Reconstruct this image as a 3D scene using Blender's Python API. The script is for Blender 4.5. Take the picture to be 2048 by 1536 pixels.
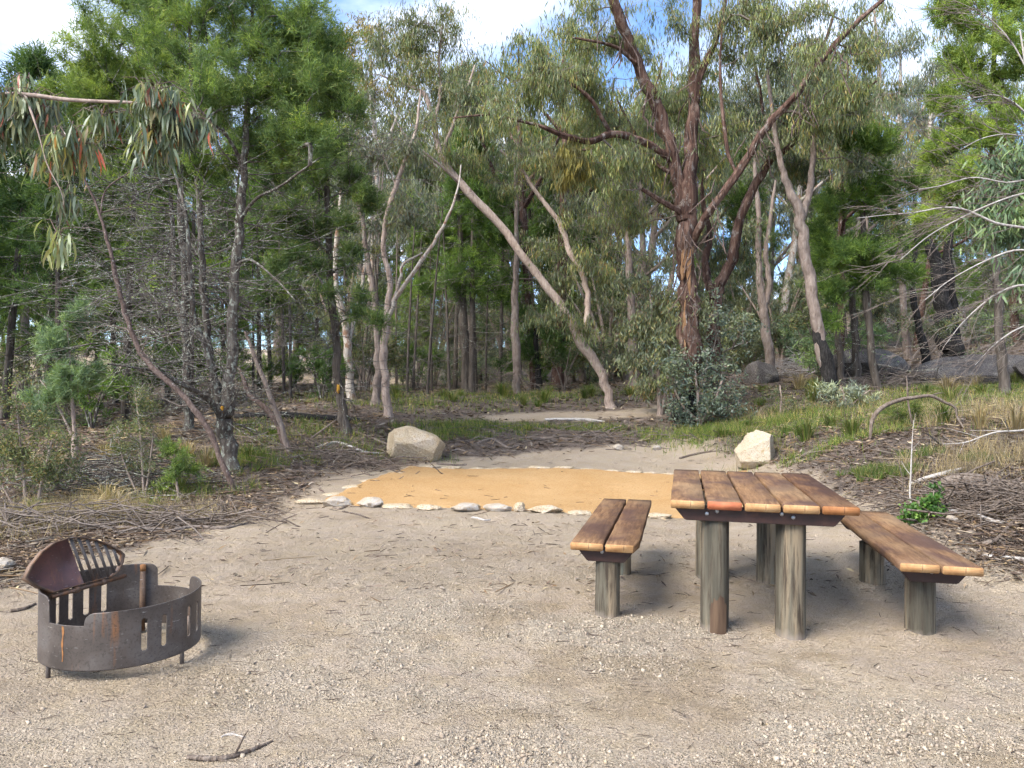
import bpy, bmesh, math, random
import numpy as np
from mathutils import Vector, Matrix, Euler

for o in list(bpy.data.objects):
    bpy.data.objects.remove(o, do_unlink=True)
SC = bpy.context.scene
COL = SC.collection
RNG = np.random.default_rng(7)
random.seed(7)
R = math.radians

# ------------------------------------------------------------------ camera
CAM_F, CAM_H, CAM_P, CAM_ROLL = 1499.0, 1.348, 0.0099, 0.0106
_F = np.array([0, math.cos(CAM_P), math.sin(CAM_P)])
_U = np.array([0, -math.sin(CAM_P), math.cos(CAM_P)])
_Rt = np.array([1.0, 0, 0])
CR = _Rt * math.cos(CAM_ROLL) + _U * math.sin(CAM_ROLL)
CU = _U * math.cos(CAM_ROLL) - _Rt * math.sin(CAM_ROLL)
CPOS = np.array([0, 0, CAM_H])
cam = bpy.data.cameras.new('camera')
cam.sensor_width = 36.0
cam.lens = 36.0 * CAM_F / 2048.0
cam.clip_start = 0.05
cam.clip_end = 2000.0
camo = bpy.data.objects.new('camera', cam)
camo.matrix_world = Matrix(((CR[0], CU[0], -_F[0], 0), (CR[1], CU[1], -_F[1], 0), (CR[2], CU[2], -_F[2], CAM_H), (0, 0, 0, 1)))
COL.objects.link(camo)
SC.camera = camo

# ------------------------------------------------------------------ sky, sun, exposure
SUN_EL, SUN_AZ = R(45), R(-130)        # azimuth measured from +Y towards +X: the sun stands to the left and a little behind
w = bpy.data.worlds.new('World')
SC.world = w
w.use_nodes = True
nt = w.node_tree
nt.nodes.clear()
sky = nt.nodes.new('ShaderNodeTexSky')
sky.sky_type = 'NISHITA'
sky.sun_disc = False
sky.sun_elevation = SUN_EL
sky.sun_rotation = SUN_AZ
sky.air_density = 0.8
sky.dust_density = 0.2
sky.ozone_density = 5.0
tc = nt.nodes.new('ShaderNodeTexCoord')
mp = nt.nodes.new('ShaderNodeMapping')
mp.inputs['Scale'].default_value = (1.0, 1.0, 2.6)
mp.inputs['Location'].default_value = (5.35, 0.25, 0.5)
nz = nt.nodes.new('ShaderNodeTexNoise')
nz.inputs['Scale'].default_value = 2.3
nz.inputs['Detail'].default_value = 7.0
nz.inputs['Roughness'].default_value = 0.55
rp = nt.nodes.new('ShaderNodeValToRGB')
rp.color_ramp.elements[0].position = 0.43
rp.color_ramp.elements[1].position = 0.62
mx = nt.nodes.new('ShaderNodeMix')
mx.data_type = 'RGBA'
nz2 = nt.nodes.new('ShaderNodeTexNoise')
nz2.inputs['Scale'].default_value = 5.0
nz2.inputs['Detail'].default_value = 5.0
nt.links.new(mp.outputs[0], nz2.inputs['Vector'])
cc = nt.nodes.new('ShaderNodeValToRGB')
cc.color_ramp.elements[0].position = 0.35
cc.color_ramp.elements[0].color = (3.1, 3.45, 4.2, 1)
cc.color_ramp.elements[1].position = 0.68
cc.color_ramp.elements[1].color = (5.3, 5.5, 5.9, 1)
nt.links.new(nz2.outputs['Fac'], cc.inputs['Fac'])
nt.links.new(cc.outputs['Color'], mx.inputs[7])
bg = nt.nodes.new('ShaderNodeBackground')
bg.inputs['Strength'].default_value = 0.11
ow = nt.nodes.new('ShaderNodeOutputWorld')
nt.links.new(tc.outputs['Generated'], mp.inputs['Vector'])
nt.links.new(mp.outputs[0], nz.inputs['Vector'])
nt.links.new(nz.outputs['Fac'], rp.inputs['Fac'])
nt.links.new(rp.outputs['Color'], mx.inputs[0])
nt.links.new(sky.outputs[0], mx.inputs[6])
nt.links.new(mx.outputs[2], bg.inputs['Color'])
nt.links.new(bg.outputs[0], ow.inputs['Surface'])
sl = bpy.data.lights.new('sun', 'SUN')
sl.energy = 2.35
sl.angle = R(36)
sl.color = (1.0, 0.95, 0.87)
so = bpy.data.objects.new('sun', sl)
sd = Vector((math.sin(SUN_AZ) * math.cos(SUN_EL), math.cos(SUN_AZ) * math.cos(SUN_EL), math.sin(SUN_EL)))
so.rotation_euler = sd.to_track_quat('Z', 'Y').to_euler()
so.location = (-20, -8, 20)
COL.objects.link(so)
SC.view_settings.view_transform = 'Standard'
SC.view_settings.look = 'None'
SC.view_settings.exposure = 1.98
SC.view_settings.gamma = 1.0
SC.view_settings.use_curve_mapping = False
SC.render.engine = 'CYCLES'
SC.cycles.use_denoising = True
SC.cycles.use_adaptive_sampling = True
SC.cycles.adaptive_threshold = 0.035
SC.cycles.adaptive_min_samples = 20
SC.cycles.max_bounces = 5
SC.cycles.diffuse_bounces = 3
SC.cycles.transmission_bounces = 3
SC.cycles.caustics_reflective = False
SC.cycles.caustics_refractive = False

# ------------------------------------------------------------------ helpers
def P(px, py, d):
    """the point that lies d metres in front of the viewer in the direction of a photo pixel"""
    v = CR * ((px - 1024) / CAM_F) - CU * ((py - 768) / CAM_F) + _F
    return CPOS + v * (d / v[1])


def rad(rpx, d):
    return rpx * d / CAM_F


def nrm(v):
    v = np.asarray(v, float)
    return v / np.maximum(np.linalg.norm(v, axis=-1, keepdims=True), 1e-9)


_lat = {}


def vnoise(x, y, seed=0):
    if seed not in _lat:
        _lat[seed] = np.random.default_rng(1000 + seed).random((256, 256))
    g = _lat[seed]
    x = np.asarray(x, float)
    y = np.asarray(y, float)
    xi = np.floor(x).astype(int)
    yi = np.floor(y).astype(int)
    fx = x - xi
    fy = y - yi
    fx = fx * fx * (3 - 2 * fx)
    fy = fy * fy * (3 - 2 * fy)
    a = g[xi & 255, yi & 255]
    b = g[(xi + 1) & 255, yi & 255]
    c = g[xi & 255, (yi + 1) & 255]
    d = g[(xi + 1) & 255, (yi + 1) & 255]
    return (a * (1 - fx) + b * fx) * (1 - fy) + (c * (1 - fx) + d * fx) * fy


def fbm(x, y, seed=0, octv=4, rough=0.5):
    t = 0
    a = 1.0
    s = 0
    for i in range(octv):
        t = t + a * vnoise(x * 2 ** i + 17.3 * i, y * 2 ** i - 9.1 * i, seed + i)
        s += a
        a *= rough
    return t / s


def mesh_np(name, V, F, mats=(), smooth=False, attr=None, fmat=None):
    """V (n,3), F list of (m,k) int arrays"""
    me = bpy.data.meshes.new(name)
    V = np.asarray(V, np.float32)
    if not isinstance(F, (list, tuple)):
        F = [F]
    F = [np.asarray(f, np.int32) for f in F if len(f)]
    nl = sum(f.size for f in F)
    nf = sum(len(f) for f in F)
    me.vertices.add(len(V))
    me.vertices.foreach_set('co', V.ravel())
    me.loops.add(nl)
    me.loops.foreach_set('vertex_index', np.concatenate([f.ravel() for f in F]))
    tot = np.concatenate([np.full(len(f), f.shape[1], np.int32) for f in F])
    st = np.concatenate([[0], np.cumsum(tot)[:-1]]).astype(np.int32)
    me.polygons.add(nf)
    me.polygons.foreach_set('loop_start', st)
    me.polygons.foreach_set('loop_total', tot)
    if smooth:
        me.polygons.foreach_set('use_smooth', np.ones(nf, bool))
    if fmat is not None:
        me.polygons.foreach_set('material_index', np.asarray(fmat, np.int32))
    if attr is not None:
        a = me.color_attributes.new('Col', 'FLOAT_COLOR', 'POINT')
        c = np.ones((len(V), 4), np.float32)
        attr = np.asarray(attr, np.float32)
        c[:, :attr.shape[1]] = attr
        a.data.foreach_set('color', c.ravel())
    for m in mats:
        me.materials.append(m)
    me.update(calc_edges=True)
    return me


def link(name, me, parent=None, loc=None):
    o = bpy.data.objects.new(name, me)
    COL.objects.link(o)
    if parent is not None:
        o.parent = parent
    if loc is not None:
        o.location = loc
    return o


def tag(o, label=None, cat=None, group=None, kind=None):
    if label:
        o['label'] = label
    if cat:
        o['category'] = cat
    if group:
        o['group'] = group
    if kind:
        o['kind'] = kind
    return o


def root(name, loc=(0, 0, 0), rz=0.0, label=None, cat=None, group=None):
    o = bpy.data.objects.new(name, None)
    o.empty_display_size = 0.2
    COL.objects.link(o)
    o.location = [float(v) for v in loc]
    o.rotation_euler = (0, 0, rz)
    return tag(o, label, cat, group)


def copy_tree(o, parent=None):
    c = o.copy()
    COL.objects.link(c)
    c.parent = parent
    for ch in o.children:
        copy_tree(ch, c)
    return c


def bm_mesh(name, bm, mats=(), smooth=False):
    me = bpy.data.meshes.new(name)
    bm.to_mesh(me)
    bm.free()
    for m in mats:
        me.materials.append(m)
    if smooth:
        for p in me.polygons:
            p.use_smooth = True
    return me


# ------------------------------------------------------------------ tubes
class Tubes:
    def __init__(self):
        self.b = {}

    def add(self, pts, rr, k=5):
        pts = np.asarray(pts, float)
        rr = np.broadcast_to(np.asarray(rr, float), (len(pts),))
        self.b.setdefault((len(pts), k), []).append((pts, rr))

    def arrays(self, ridge=0.0, ridge_freq=5, seed=0):
        VV, FF, off = [], [], 0
        for (n, k), lst in self.b.items():
            Pn = np.array([a for a, _ in lst])
            Rn = np.array([r for _, r in lst])
            B = len(lst)
            T = np.empty_like(Pn)
            T[:, 1:-1] = Pn[:, 2:] - Pn[:, :-2]
            T[:, 0] = Pn[:, 1] - Pn[:, 0]
            T[:, -1] = Pn[:, -1] - Pn[:, -2]
            T = nrm(T)
            ax = nrm(Pn[:, -1] - Pn[:, 0] + 1e-6)
            ref = np.zeros((B, 3))
            ref[np.arange(B), np.argmin(np.abs(ax), axis=1)] = 1
            ref = ref[:, None, :]
            N = nrm(ref - (ref * T).sum(-1, keepdims=True) * T)
            Bi = np.cross(T, N)
            th = np.arange(k) * 2 * np.pi / k
            r = Rn[:, :, None] * np.ones(k)
            if ridge:
                L = np.concatenate([np.zeros((B, 1)), np.cumsum(np.linalg.norm(np.diff(Pn, axis=1), axis=2), axis=1)], axis=1)
                ang = (np.arange(k) / k * ridge_freq * 2)
                nn = vnoise(ang[None, None, :] + 50 * np.sin(th)[None, None, :] * 0 + np.arange(B)[:, None, None] * 13, L[:, :, None] * 1.3 + ang * 0.35, 60 + seed)
                n2 = vnoise(ang[None, None, :] * 2.3, L[:, :, None] * 5 + 7, 61 + seed)
                r = r * (1 + ridge * (nn - 0.5) * 2 + ridge * 0.6 * (n2 - 0.5))
            V = Pn[:, :, None, :] + r[..., None] * (np.cos(th)[None, None, :, None] * N[:, :, None, :] + np.sin(th)[None, None, :, None] * Bi[:, :, None, :])
            V = V.reshape(-1, 3)
            i = np.arange(n - 1)[:, None]
            j = np.arange(k)[None, :]
            a = i * k + j
            b = i * k + (j + 1) % k
            q = np.stack([a, b, b + k, a + k], -1).reshape(-1, 4)
            q = (q[None] + (np.arange(B) * n * k)[:, None, None]).reshape(-1, 4) + off
            VV.append(V)
            FF.append(q)
            off += len(V)
        return np.concatenate(VV), np.concatenate(FF)

    def empty(self):
        return not self.b

    def mesh(self, name, mat, ridge=0.0, ridge_freq=5, seed=0, smooth=True):
        V, F = self.arrays(ridge, ridge_freq, seed)
        return mesh_np(name, V, [F], [mat], smooth=smooth)


def smooth_line(ctrl, n):
    """Catmull-Rom through control rows (x,y,z,r)"""
    c = np.asarray(ctrl, float)
    if len(c) == 2:
        t = np.linspace(0, 1, n)[:, None]
        return c[0] * (1 - t) + c[1] * t
    p = np.vstack([2 * c[0] - c[1], c, 2 * c[-1] - c[-2]])
    m = len(c) - 1
    out = []
    for u in np.linspace(0, m, n):
        i = min(int(u), m - 1)
        t = u - i
        a, b, d, e = p[i], p[i + 1], p[i + 2], p[i + 3]
        out.append(0.5 * (2 * b + (d - a) * t + (2 * a - 5 * b + 4 * d - e) * t * t + (3 * b - a - 3 * d + e) * t ** 3))
    out = np.array(out)
    out[:, 3] = np.maximum(out[:, 3], 0.002)
    return out


# ------------------------------------------------------------------ materials
def new_mat(name):
    m = bpy.data.materials.new(name)
    m.use_nodes = True
    t = m.node_tree
    t.nodes.clear()
    return m, t


class NB:
    """small node builder"""

    def __init__(self, name):
        self.m, self.t = new_mat(name)
        self.out = self.n('ShaderNodeOutputMaterial')

    def n(self, ty, **kw):
        nd = self.t.nodes.new(ty)
        for k, v in kw.items():
            setattr(nd, k, v)
        return nd

    def l(self, a, b):
        self.t.links.new(a, b)

    def coord(self, kind='Object', scale=(1, 1, 1), loc=(0, 0, 0)):
        c = self.n('ShaderNodeTexCoord')
        mpn = self.n('ShaderNodeMapping')
        mpn.inputs['Scale'].default_value = scale
        mpn.inputs['Location'].default_value = loc
        self.l(c.outputs[kind], mpn.inputs['Vector'])
        return mpn.outputs[0]

    def noise(self, vec, scale, detail=4, rough=0.55, dist=0.0):
        nd = self.n('ShaderNodeTexNoise')
        nd.inputs['Scale'].default_value = scale
        nd.inputs['Detail'].default_value = detail
        nd.inputs['Roughness'].default_value = rough
        nd.inputs['Distortion'].default_value = dist
        self.l(vec, nd.inputs['Vector'])
        return nd.outputs['Fac']

    def voro(self, vec, scale, out='Distance', feature='F1'):
        nd = self.n('ShaderNodeTexVoronoi', feature=feature)
        nd.inputs['Scale'].default_value = scale
        self.l(vec, nd.inputs['Vector'])
        return nd.outputs[out]

    def ramp(self, fac, stops):
        nd = self.n('ShaderNodeValToRGB')
        e = nd.color_ramp.elements
        while len(e) < len(stops):
            e.new(0.5)
        for i, (p, c) in enumerate(stops):
            e[i].position = p
            e[i].color = (c, c, c, 1) if isinstance(c, (int, float)) else (*c, 1)
        self.l(fac, nd.inputs['Fac'])
        return nd.outputs['Color']

    def mix(self, fac, a, b, mode='MIX'):
        nd = self.n('ShaderNodeMix', data_type='RGBA', blend_type=mode)
        for s, v in ((nd.inputs[0], fac), (nd.inputs[6], a), (nd.inputs[7], b)):
            if isinstance(v, (int, float)):
                s.default_value = v
            elif isinstance(v, tuple):
                s.default_value = (*v, 1)
            else:
                self.l(v, s)
        return nd.outputs[2]

    def math(self, op, a, b=0.5):
        nd = self.n('ShaderNodeMath', operation=op)
        for s, v in ((nd.inputs[0], a), (nd.inputs[1], b)):
            if isinstance(v, (int, float)):
                s.default_value = v
            else:
                self.l(v, s)
        return nd.outputs[0]

    def bump(self, h, strength=0.5, dist=0.01, normal=None):
        nd = self.n('ShaderNodeBump')
        nd.inputs['Strength'].default_value = strength
        nd.inputs['Distance'].default_value = dist
        self.l(h, nd.inputs['Height'])
        if normal is not None:
            self.l(normal, nd.inputs['Normal'])
        return nd.outputs[0]

    def pbr(self, color, rough=0.8, metal=0.0, normal=None, spec=0.3):
        b = self.n('ShaderNodeBsdfPrincipled')
        for k, v in (('Base Color', color), ('Roughness', rough), ('Metallic', metal), ('Specular IOR Level', spec)):
            if isinstance(v, (int, float)):
                b.inputs[k].default_value = v
            elif isinstance(v, tuple):
                b.inputs[k].default_value = (*v, 1)
            else:
                self.l(v, b.inputs[k])
        if normal is not None:
            self.l(normal, b.inputs['Normal'])
        self.l(b.outputs[0], self.out.inputs['Surface'])
        return b


def leaf_mat(name, stops, transl=0.3, rough=0.5, spec=0.25, objvar=0.25):
    b = NB(name)
    at = b.n('ShaderNodeAttribute', attribute_name='Col')
    sp = b.n('ShaderNodeSeparateColor')
    b.l(at.outputs['Color'], sp.inputs[0])
    c = b.ramp(sp.outputs[0], stops)
    # random tint per clump; its contrast paints lit and shaded foliage into the colour
    c = b.mix(1.0, c, b.ramp(sp.outputs[1], [(0, (0.52, 0.57, 0.58)), (0.5, (1, 1, 1)), (1, (1.5, 1.42, 1.0))]), 'MULTIPLY')
    oi = b.n('ShaderNodeObjectInfo')
    c = b.mix(1.0, c, b.ramp(oi.outputs['Random'], [(0, (1 - objvar, 1 - objvar, 1 - objvar * 0.6)), (1, (1 + objvar, 1 + objvar * 0.8, 1))]), 'MULTIPLY')
    p = b.pbr(c, rough, 0, None, spec)
    tr = b.n('ShaderNodeBsdfTranslucent')
    tc2 = b.mix(1.0, c, (1.3, 1.35, 0.7), 'MULTIPLY')
    b.l(tc2, tr.inputs['Color'])
    ms = b.n('ShaderNodeMixShader')
    ms.inputs[0].default_value = transl
    b.l(p.outputs[0], ms.inputs[1])
    b.l(tr.outputs[0], ms.inputs[2])
    b.l(ms.outputs[0], b.out.inputs['Surface'])
    return b.m


def bark_mat(name, dark, mid, light, scale=6.0, stretch=0.18, patch=None, patch_amt=(0.55, 0.65), bump=0.8, fine=40.0, ps=1.2):
    b = NB(name)
    v = b.coord('Object', (1, 1, stretch))
    n1 = b.noise(v, scale * 4, 5, 0.65, 0.4)
    n2 = b.noise(b.coord('Object'), scale * 0.35, 3)
    f = b.math('ADD', b.math('MULTIPLY', n1, 0.75), b.math('MULTIPLY', n2, 0.3))
    c = b.ramp(f, [(0.34, dark), (0.52, mid), (0.72, light)])
    if patch:
        pn = b.noise(b.coord('Object', (1, 1, 0.6)), scale * ps, 6, 0.7)
        c = b.mix(b.ramp(pn, [(patch_amt[0], 0.0), (patch_amt[1], 1.0)]), c, patch)
    h = b.math('ADD', n1, b.math('MULTIPLY', b.noise(v, fine, 3, 0.7), 0.4))
    b.pbr(c, 0.9, 0, b.bump(h, bump, 0.03), 0.15)
    return b.m


M = {}
M['leaf_gum'] = leaf_mat('leaf_gum', [(0.0, (0.092, 0.130, 0.065)), (0.45, (0.151, 0.189, 0.095)), (0.75, (0.205, 0.216, 0.103)), (0.92, (0.238, 0.200, 0.081)), (1.0, (0.238, 0.130, 0.054))], 0.38, 0.42, 0.4)
M['leaf_gum_grey'] = leaf_mat('leaf_gum_grey', [(0.0, (0.10, 0.13, 0.09)), (0.5, (0.155, 0.19, 0.13)), (0.85, (0.21, 0.225, 0.15)), (1.0, (0.20, 0.15, 0.085))], 0.36, 0.45, 0.4)
M['leaf_gum_gold'] = leaf_mat('leaf_gum_gold', [(0.0, (0.12, 0.12, 0.045)), (0.5, (0.20, 0.17, 0.06)), (1.0, (0.26, 0.18, 0.06))], 0.35, 0.45, 0.3)
M['leaf_mistletoe'] = leaf_mat('leaf_mistletoe', [(0.0, (0.14, 0.13, 0.05)), (0.5, (0.25, 0.205, 0.07)), (1.0, (0.19, 0.19, 0.08))], 0.35, 0.5, 0.2, 0.05)
M['leaf_near'] = leaf_mat('leaf_near', [(0.0, (0.13, 0.17, 0.11)), (0.5, (0.185, 0.225, 0.14)), (0.78, (0.24, 0.25, 0.14)), (0.92, (0.27, 0.19, 0.10)), (0.97, (0.35, 0.10, 0.06)), (1.0, (0.42, 0.10, 0.07))], 0.3, 0.42, 0.45, 0.05)
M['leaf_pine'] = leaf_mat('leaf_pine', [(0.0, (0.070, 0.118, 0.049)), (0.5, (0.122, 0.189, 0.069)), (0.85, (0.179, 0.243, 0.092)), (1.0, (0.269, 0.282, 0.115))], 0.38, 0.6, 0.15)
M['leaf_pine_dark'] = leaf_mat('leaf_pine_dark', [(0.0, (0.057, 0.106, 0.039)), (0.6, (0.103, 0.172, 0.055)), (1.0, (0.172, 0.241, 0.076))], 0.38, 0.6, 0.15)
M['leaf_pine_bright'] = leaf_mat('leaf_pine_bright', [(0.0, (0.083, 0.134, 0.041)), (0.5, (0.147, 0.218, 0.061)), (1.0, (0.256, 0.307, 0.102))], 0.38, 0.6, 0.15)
M['leaf_shrub'] = leaf_mat('leaf_shrub', [(0.0, (0.07, 0.10, 0.055)), (0.5, (0.12, 0.15, 0.08)), (0.85, (0.19, 0.19, 0.11)), (1.0, (0.2, 0.13, 0.08))], 0.25, 0.6, 0.2)
M['leaf_silver'] = leaf_mat('leaf_silver', [(0.0, (0.14, 0.17, 0.14)), (0.6, (0.22, 0.26, 0.21)), (1.0, (0.30, 0.33, 0.27))], 0.2, 0.6, 0.3)
M['leaf_wattle'] = leaf_mat('leaf_wattle', [(0.0, (0.11, 0.18, 0.10)), (0.6, (0.18, 0.26, 0.15)), (1.0, (0.25, 0.32, 0.19))], 0.3, 0.6, 0.2)
M['leaf_fresh'] = leaf_mat('leaf_fresh', [(0.0, (0.045, 0.11, 0.03)), (0.6, (0.075, 0.16, 0.04)), (1.0, (0.14, 0.22, 0.06))], 0.3, 0.5, 0.25)
M['leaf_coarse'] = leaf_mat('leaf_coarse', [(0.0, (0.10, 0.135, 0.09)), (0.5, (0.155, 0.20, 0.13)), (0.9, (0.22, 0.255, 0.18)), (1.0, (0.22, 0.14, 0.09))], 0.25, 0.45, 0.35)
M['leaf_young'] = leaf_mat('leaf_young', [(0.0, (0.12, 0.15, 0.10)), (0.5, (0.17, 0.20, 0.13)), (0.85, (0.22, 0.23, 0.14)), (1.0, (0.27, 0.18, 0.10))], 0.35, 0.45, 0.35)
M['grass'] = leaf_mat('grass', [(0.0, (0.075, 0.125, 0.03)), (0.55, (0.12, 0.18, 0.045)), (0.8, (0.22, 0.22, 0.08)), (1.0, (0.36, 0.29, 0.15))], 0.3, 0.5, 0.2)
M['straw'] = leaf_mat('straw', [(0.0, (0.22, 0.17, 0.10)), (0.6, (0.34, 0.27, 0.17)), (1.0, (0.45, 0.38, 0.26))], 0.25, 0.6, 0.2)
M['bark_string'] = bark_mat('bark_string', (0.018, 0.011, 0.009), (0.078, 0.044, 0.033), (0.22, 0.145, 0.11), 3.6, 0.10, (0.22, 0.19, 0.165), (0.56, 0.66), 1.0, ps=2.2)
M['bark_gum'] = bark_mat('bark_gum', (0.18, 0.13, 0.105), (0.32, 0.245, 0.20), (0.46, 0.38, 0.32), 6, 0.25, (0.17, 0.12, 0.10), (0.58, 0.66), 0.4)
M['bark_white'] = bark_mat('bark_white', (0.20, 0.165, 0.135), (0.38, 0.335, 0.285), (0.54, 0.49, 0.43), 5, 0.2, (0.22, 0.13, 0.085), (0.52, 0.60), 0.5)
M['bark_pine'] = bark_mat('bark_pine', (0.030, 0.024, 0.020), (0.085, 0.070, 0.058), (0.16, 0.135, 0.11), 4.5, 0.14, (0.24, 0.25, 0.20), (0.60, 0.70), 1.0)
M['bark_lichen'] = bark_mat('bark_lichen', (0.028, 0.022, 0.018), (0.085, 0.07, 0.058), (0.17, 0.15, 0.125), 5.5, 0.2, (0.27, 0.28, 0.23), (0.53, 0.60), 1.0, ps=3.6)
M['bark_grey'] = bark_mat('bark_grey', (0.10, 0.075, 0.06), (0.20, 0.155, 0.13), (0.29, 0.24, 0.20), 5, 0.3, (0.30, 0.29, 0.25), (0.6, 0.7), 0.9)
M['bark_char'] = bark_mat('bark_char', (0.008, 0.007, 0.007), (0.022, 0.020, 0.019), (0.06, 0.055, 0.05), 9, 0.3, (0.10, 0.085, 0.075), (0.62, 0.72), 1.0)
M['bark_red'] = bark_mat('bark_red', (0.05, 0.034, 0.028), (0.115, 0.08, 0.066), (0.22, 0.17, 0.145), 10, 0.6, (0.40, 0.37, 0.32), (0.60, 0.68), 0.5)
M['twig'] = bark_mat('twig', (0.08, 0.062, 0.05), (0.15, 0.12, 0.10), (0.25, 0.215, 0.185), 14, 0.5, None, bump=0.3)
M['twig_dark'] = bark_mat('twig_dark', (0.04, 0.032, 0.028), (0.10, 0.085, 0.075), (0.20, 0.18, 0.155), 14, 0.5, (0.36, 0.37, 0.30), (0.54, 0.60), bump=0.3)
M['twig_pale'] = bark_mat('twig_pale', (0.22, 0.19, 0.165), (0.36, 0.325, 0.29), (0.52, 0.49, 0.45), 14, 0.5, None, bump=0.3)
M['deadwood'] = bark_mat('deadwood', (0.07, 0.05, 0.038), (0.155, 0.12, 0.095), (0.28, 0.235, 0.195), 10, 0.3, None, bump=0.8)
M['wood_raw'] = bark_mat('wood_raw', (0.10, 0.05, 0.025), (0.24, 0.135, 0.07), (0.38, 0.25, 0.15), 9, 0.12, (0.05, 0.03, 0.02), (0.60, 0.66), 0.7)
M['lichen_orange'] = bark_mat('lichen_orange', (0.28, 0.13, 0.02), (0.45, 0.23, 0.03), (0.5, 0.32, 0.08), 20, 1, None, bump=0.5)

# ------------------------------------------------------------------ terrain height: thin plate spline through measured spots
_CP = [  # px, py, distance
    (0, 1100, 6.3), (0, 1010, 8.6), (0, 930, 11), (100, 885, 14), (300, 850, 16), (280, 1000, 9.0), (470, 985, 9.2), (462, 940, 10.2),
    (690, 866, 13.5), (780, 836, 16), (700, 806, 17.5), (370, 860, 12.8), (575, 905, 11.6), (830, 922, 12.6), (1515, 936, 12.1),
    (1000, 905, 13.4), (1250, 905, 13.4), (1100, 860, 15.2), (1000, 832, 17.0), (1250, 828, 17.0), (1372, 842, 16), (1222, 818, 18),
    (1437, 806, 17), (1050, 800, 19), (900, 790, 22), (800, 785, 22), (600, 790, 21), (400, 800, 21), (150, 810, 21), (1100, 780, 24), (1268, 765, 23),
    (1660, 806, 16), (1757, 780, 17), (1720, 772, 19), (1880, 722, 22), (1930, 765, 18.5), (2010, 785, 15), (1852, 735, 19.5), (1540, 764, 22),
    (1742, 872, 10.6), (1920, 852, 10.8), (1950, 1000, 7.2), (1840, 1048, 6.7), (1822, 1012, 7.4), (1770, 950, 9.0), (1620, 872, 12.0),
    (1705, 878, 11.4), (2040, 1140, 5.3), (2040, 900, 9.2), (1700, 985, 8.6),
    (1050, 758, 40), (600, 738, 40), (100, 745, 40), (1500, 712, 40), (1950, 640, 40), (1050, 715, 80), (300, 700, 80), (1800, 560, 80)]
_cw = [P(*c) for c in _CP]
_cw += [np.array(c, float) for c in [(0, 1, 0), (0, 3, 0), (0, 5, 0), (0, 7, 0.0), (-2.5, 8.7, 0.01), (0.3, 8.4, 0.01), (3, 8.2, 0.03), (-1.64, 12.0, 0.13), (1, 12, 0.13), (3.8, 12.0, 0.12), (-2, 3.8, 0), (2, 4.2, 0), (1.7, 5.5, 0), (-3, 6, 0), (4, 3, 0.02), (-4, 3, 0), (0, -6, 0),
        (-8, -6, 0), (8, -6, 0.1), (-9, 2, 0.05), (9, 3, 0.35), (14, 8, 1.6), (-14, 8, 0.3), (25, 16, 4), (-25, 16, 1.0), (-40, 40, 3), (45, 40, 9)]]
_cw = np.array(_cw)


def _tps(r2):
    return 0.5 * r2 * np.log(np.maximum(r2, 1e-9))


_S = 10.0
_xy = _cw[:, :2] / _S
_K = _tps(((_xy[:, None] - _xy[None]) ** 2).sum(-1)) + 0.004 * np.eye(len(_xy))
_Pm = np.hstack([np.ones((len(_xy), 1)), _xy])
_A = np.vstack([np.hstack([_K, _Pm]), np.hstack([_Pm.T, np.zeros((3, 3))])])
_W = np.linalg.solve(_A, np.concatenate([_cw[:, 2], np.zeros(3)]))


def gz0(x, y):
    x = np.asarray(x, float)
    y = np.asarray(y, float)
    sh = np.broadcast(x, y).shape
    q = np.stack([np.broadcast_to(x, sh).ravel(), np.broadcast_to(y, sh).ravel()], 1)
    q = np.stack([np.clip(q[:, 0], -90, 90), np.clip(q[:, 1], -8, 95)], 1) / _S
    out = np.empty(len(q))
    for s in range(0, len(q), 20000):
        qq = q[s:s + 20000]
        r2 = ((qq[:, None] - _xy[None]) ** 2).sum(-1)
        out[s:s + 20000] = _tps(r2) @ _W[:-3] + _W[-3] + qq @ _W[-2:]
    return out.reshape(sh)


# the cleared sandy floor, outlined on the ground
_sand_px = [(-400, 1330), (-60, 1215), (60, 1165), (150, 1118), (300, 1090), (430, 1062), (520, 1030), (560, 1003), (640, 965), (770, 934), (900, 915), (1060, 905), (1230, 897),
            (1345, 868), (1420, 872), (1475, 905), (1575, 920), (1640, 955), (1690, 985), (1760, 1010), (1800, 1050), (1880, 1085), (1970, 1130), (2060, 1165), (2500, 1300)]


def ground_hit(px, py):
    v = CR * ((px - 1024) / CAM_F) - CU * ((py - 768) / CAM_F) + _F
    lo = None
    for d in np.concatenate([np.arange(2.0, 30, 0.1), np.arange(30, 120, 1.0)]):
        p = CPOS + v * (d / v[1])
        if p[2] <= gz0(p[0], p[1]):
            return p
    return p


SAND = np.array([ground_hit(*c)[:2] for c in _sand_px] + [(9, -8), (-9, -8)])


def poly_dist(x, y, poly):
    """signed distance, positive inside"""
    x = np.asarray(x, float)
    y = np.asarray(y, float)
    d = np.full(x.shape, 1e9)
    ins = np.zeros(x.shape, bool)
    for i in range(len(poly)):
        a = poly[i]
        b = poly[(i + 1) % len(poly)]
        e = b - a
        t = np.clip(((x - a[0]) * e[0] + (y - a[1]) * e[1]) / (e @ e), 0, 1)
        d = np.minimum(d, np.hypot(x - a[0] - t * e[0], y - a[1] - t * e[1]))
        c = (a[1] > y) != (b[1] > y)
        with np.errstate(divide='ignore', invalid='ignore'):
            xi = a[0] + (y - a[1]) * e[0] / (e[1] if e[1] else 1e-9)
        ins ^= c & (x < xi)
    return np.where(ins, d, -d)


PAD = np.array([(-2.34, 8.72), (0.3, 8.42), (3.0, 8.12), (3.75, 12.0), (1.0, 12.0), (-1.62, 12.02)])


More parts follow.
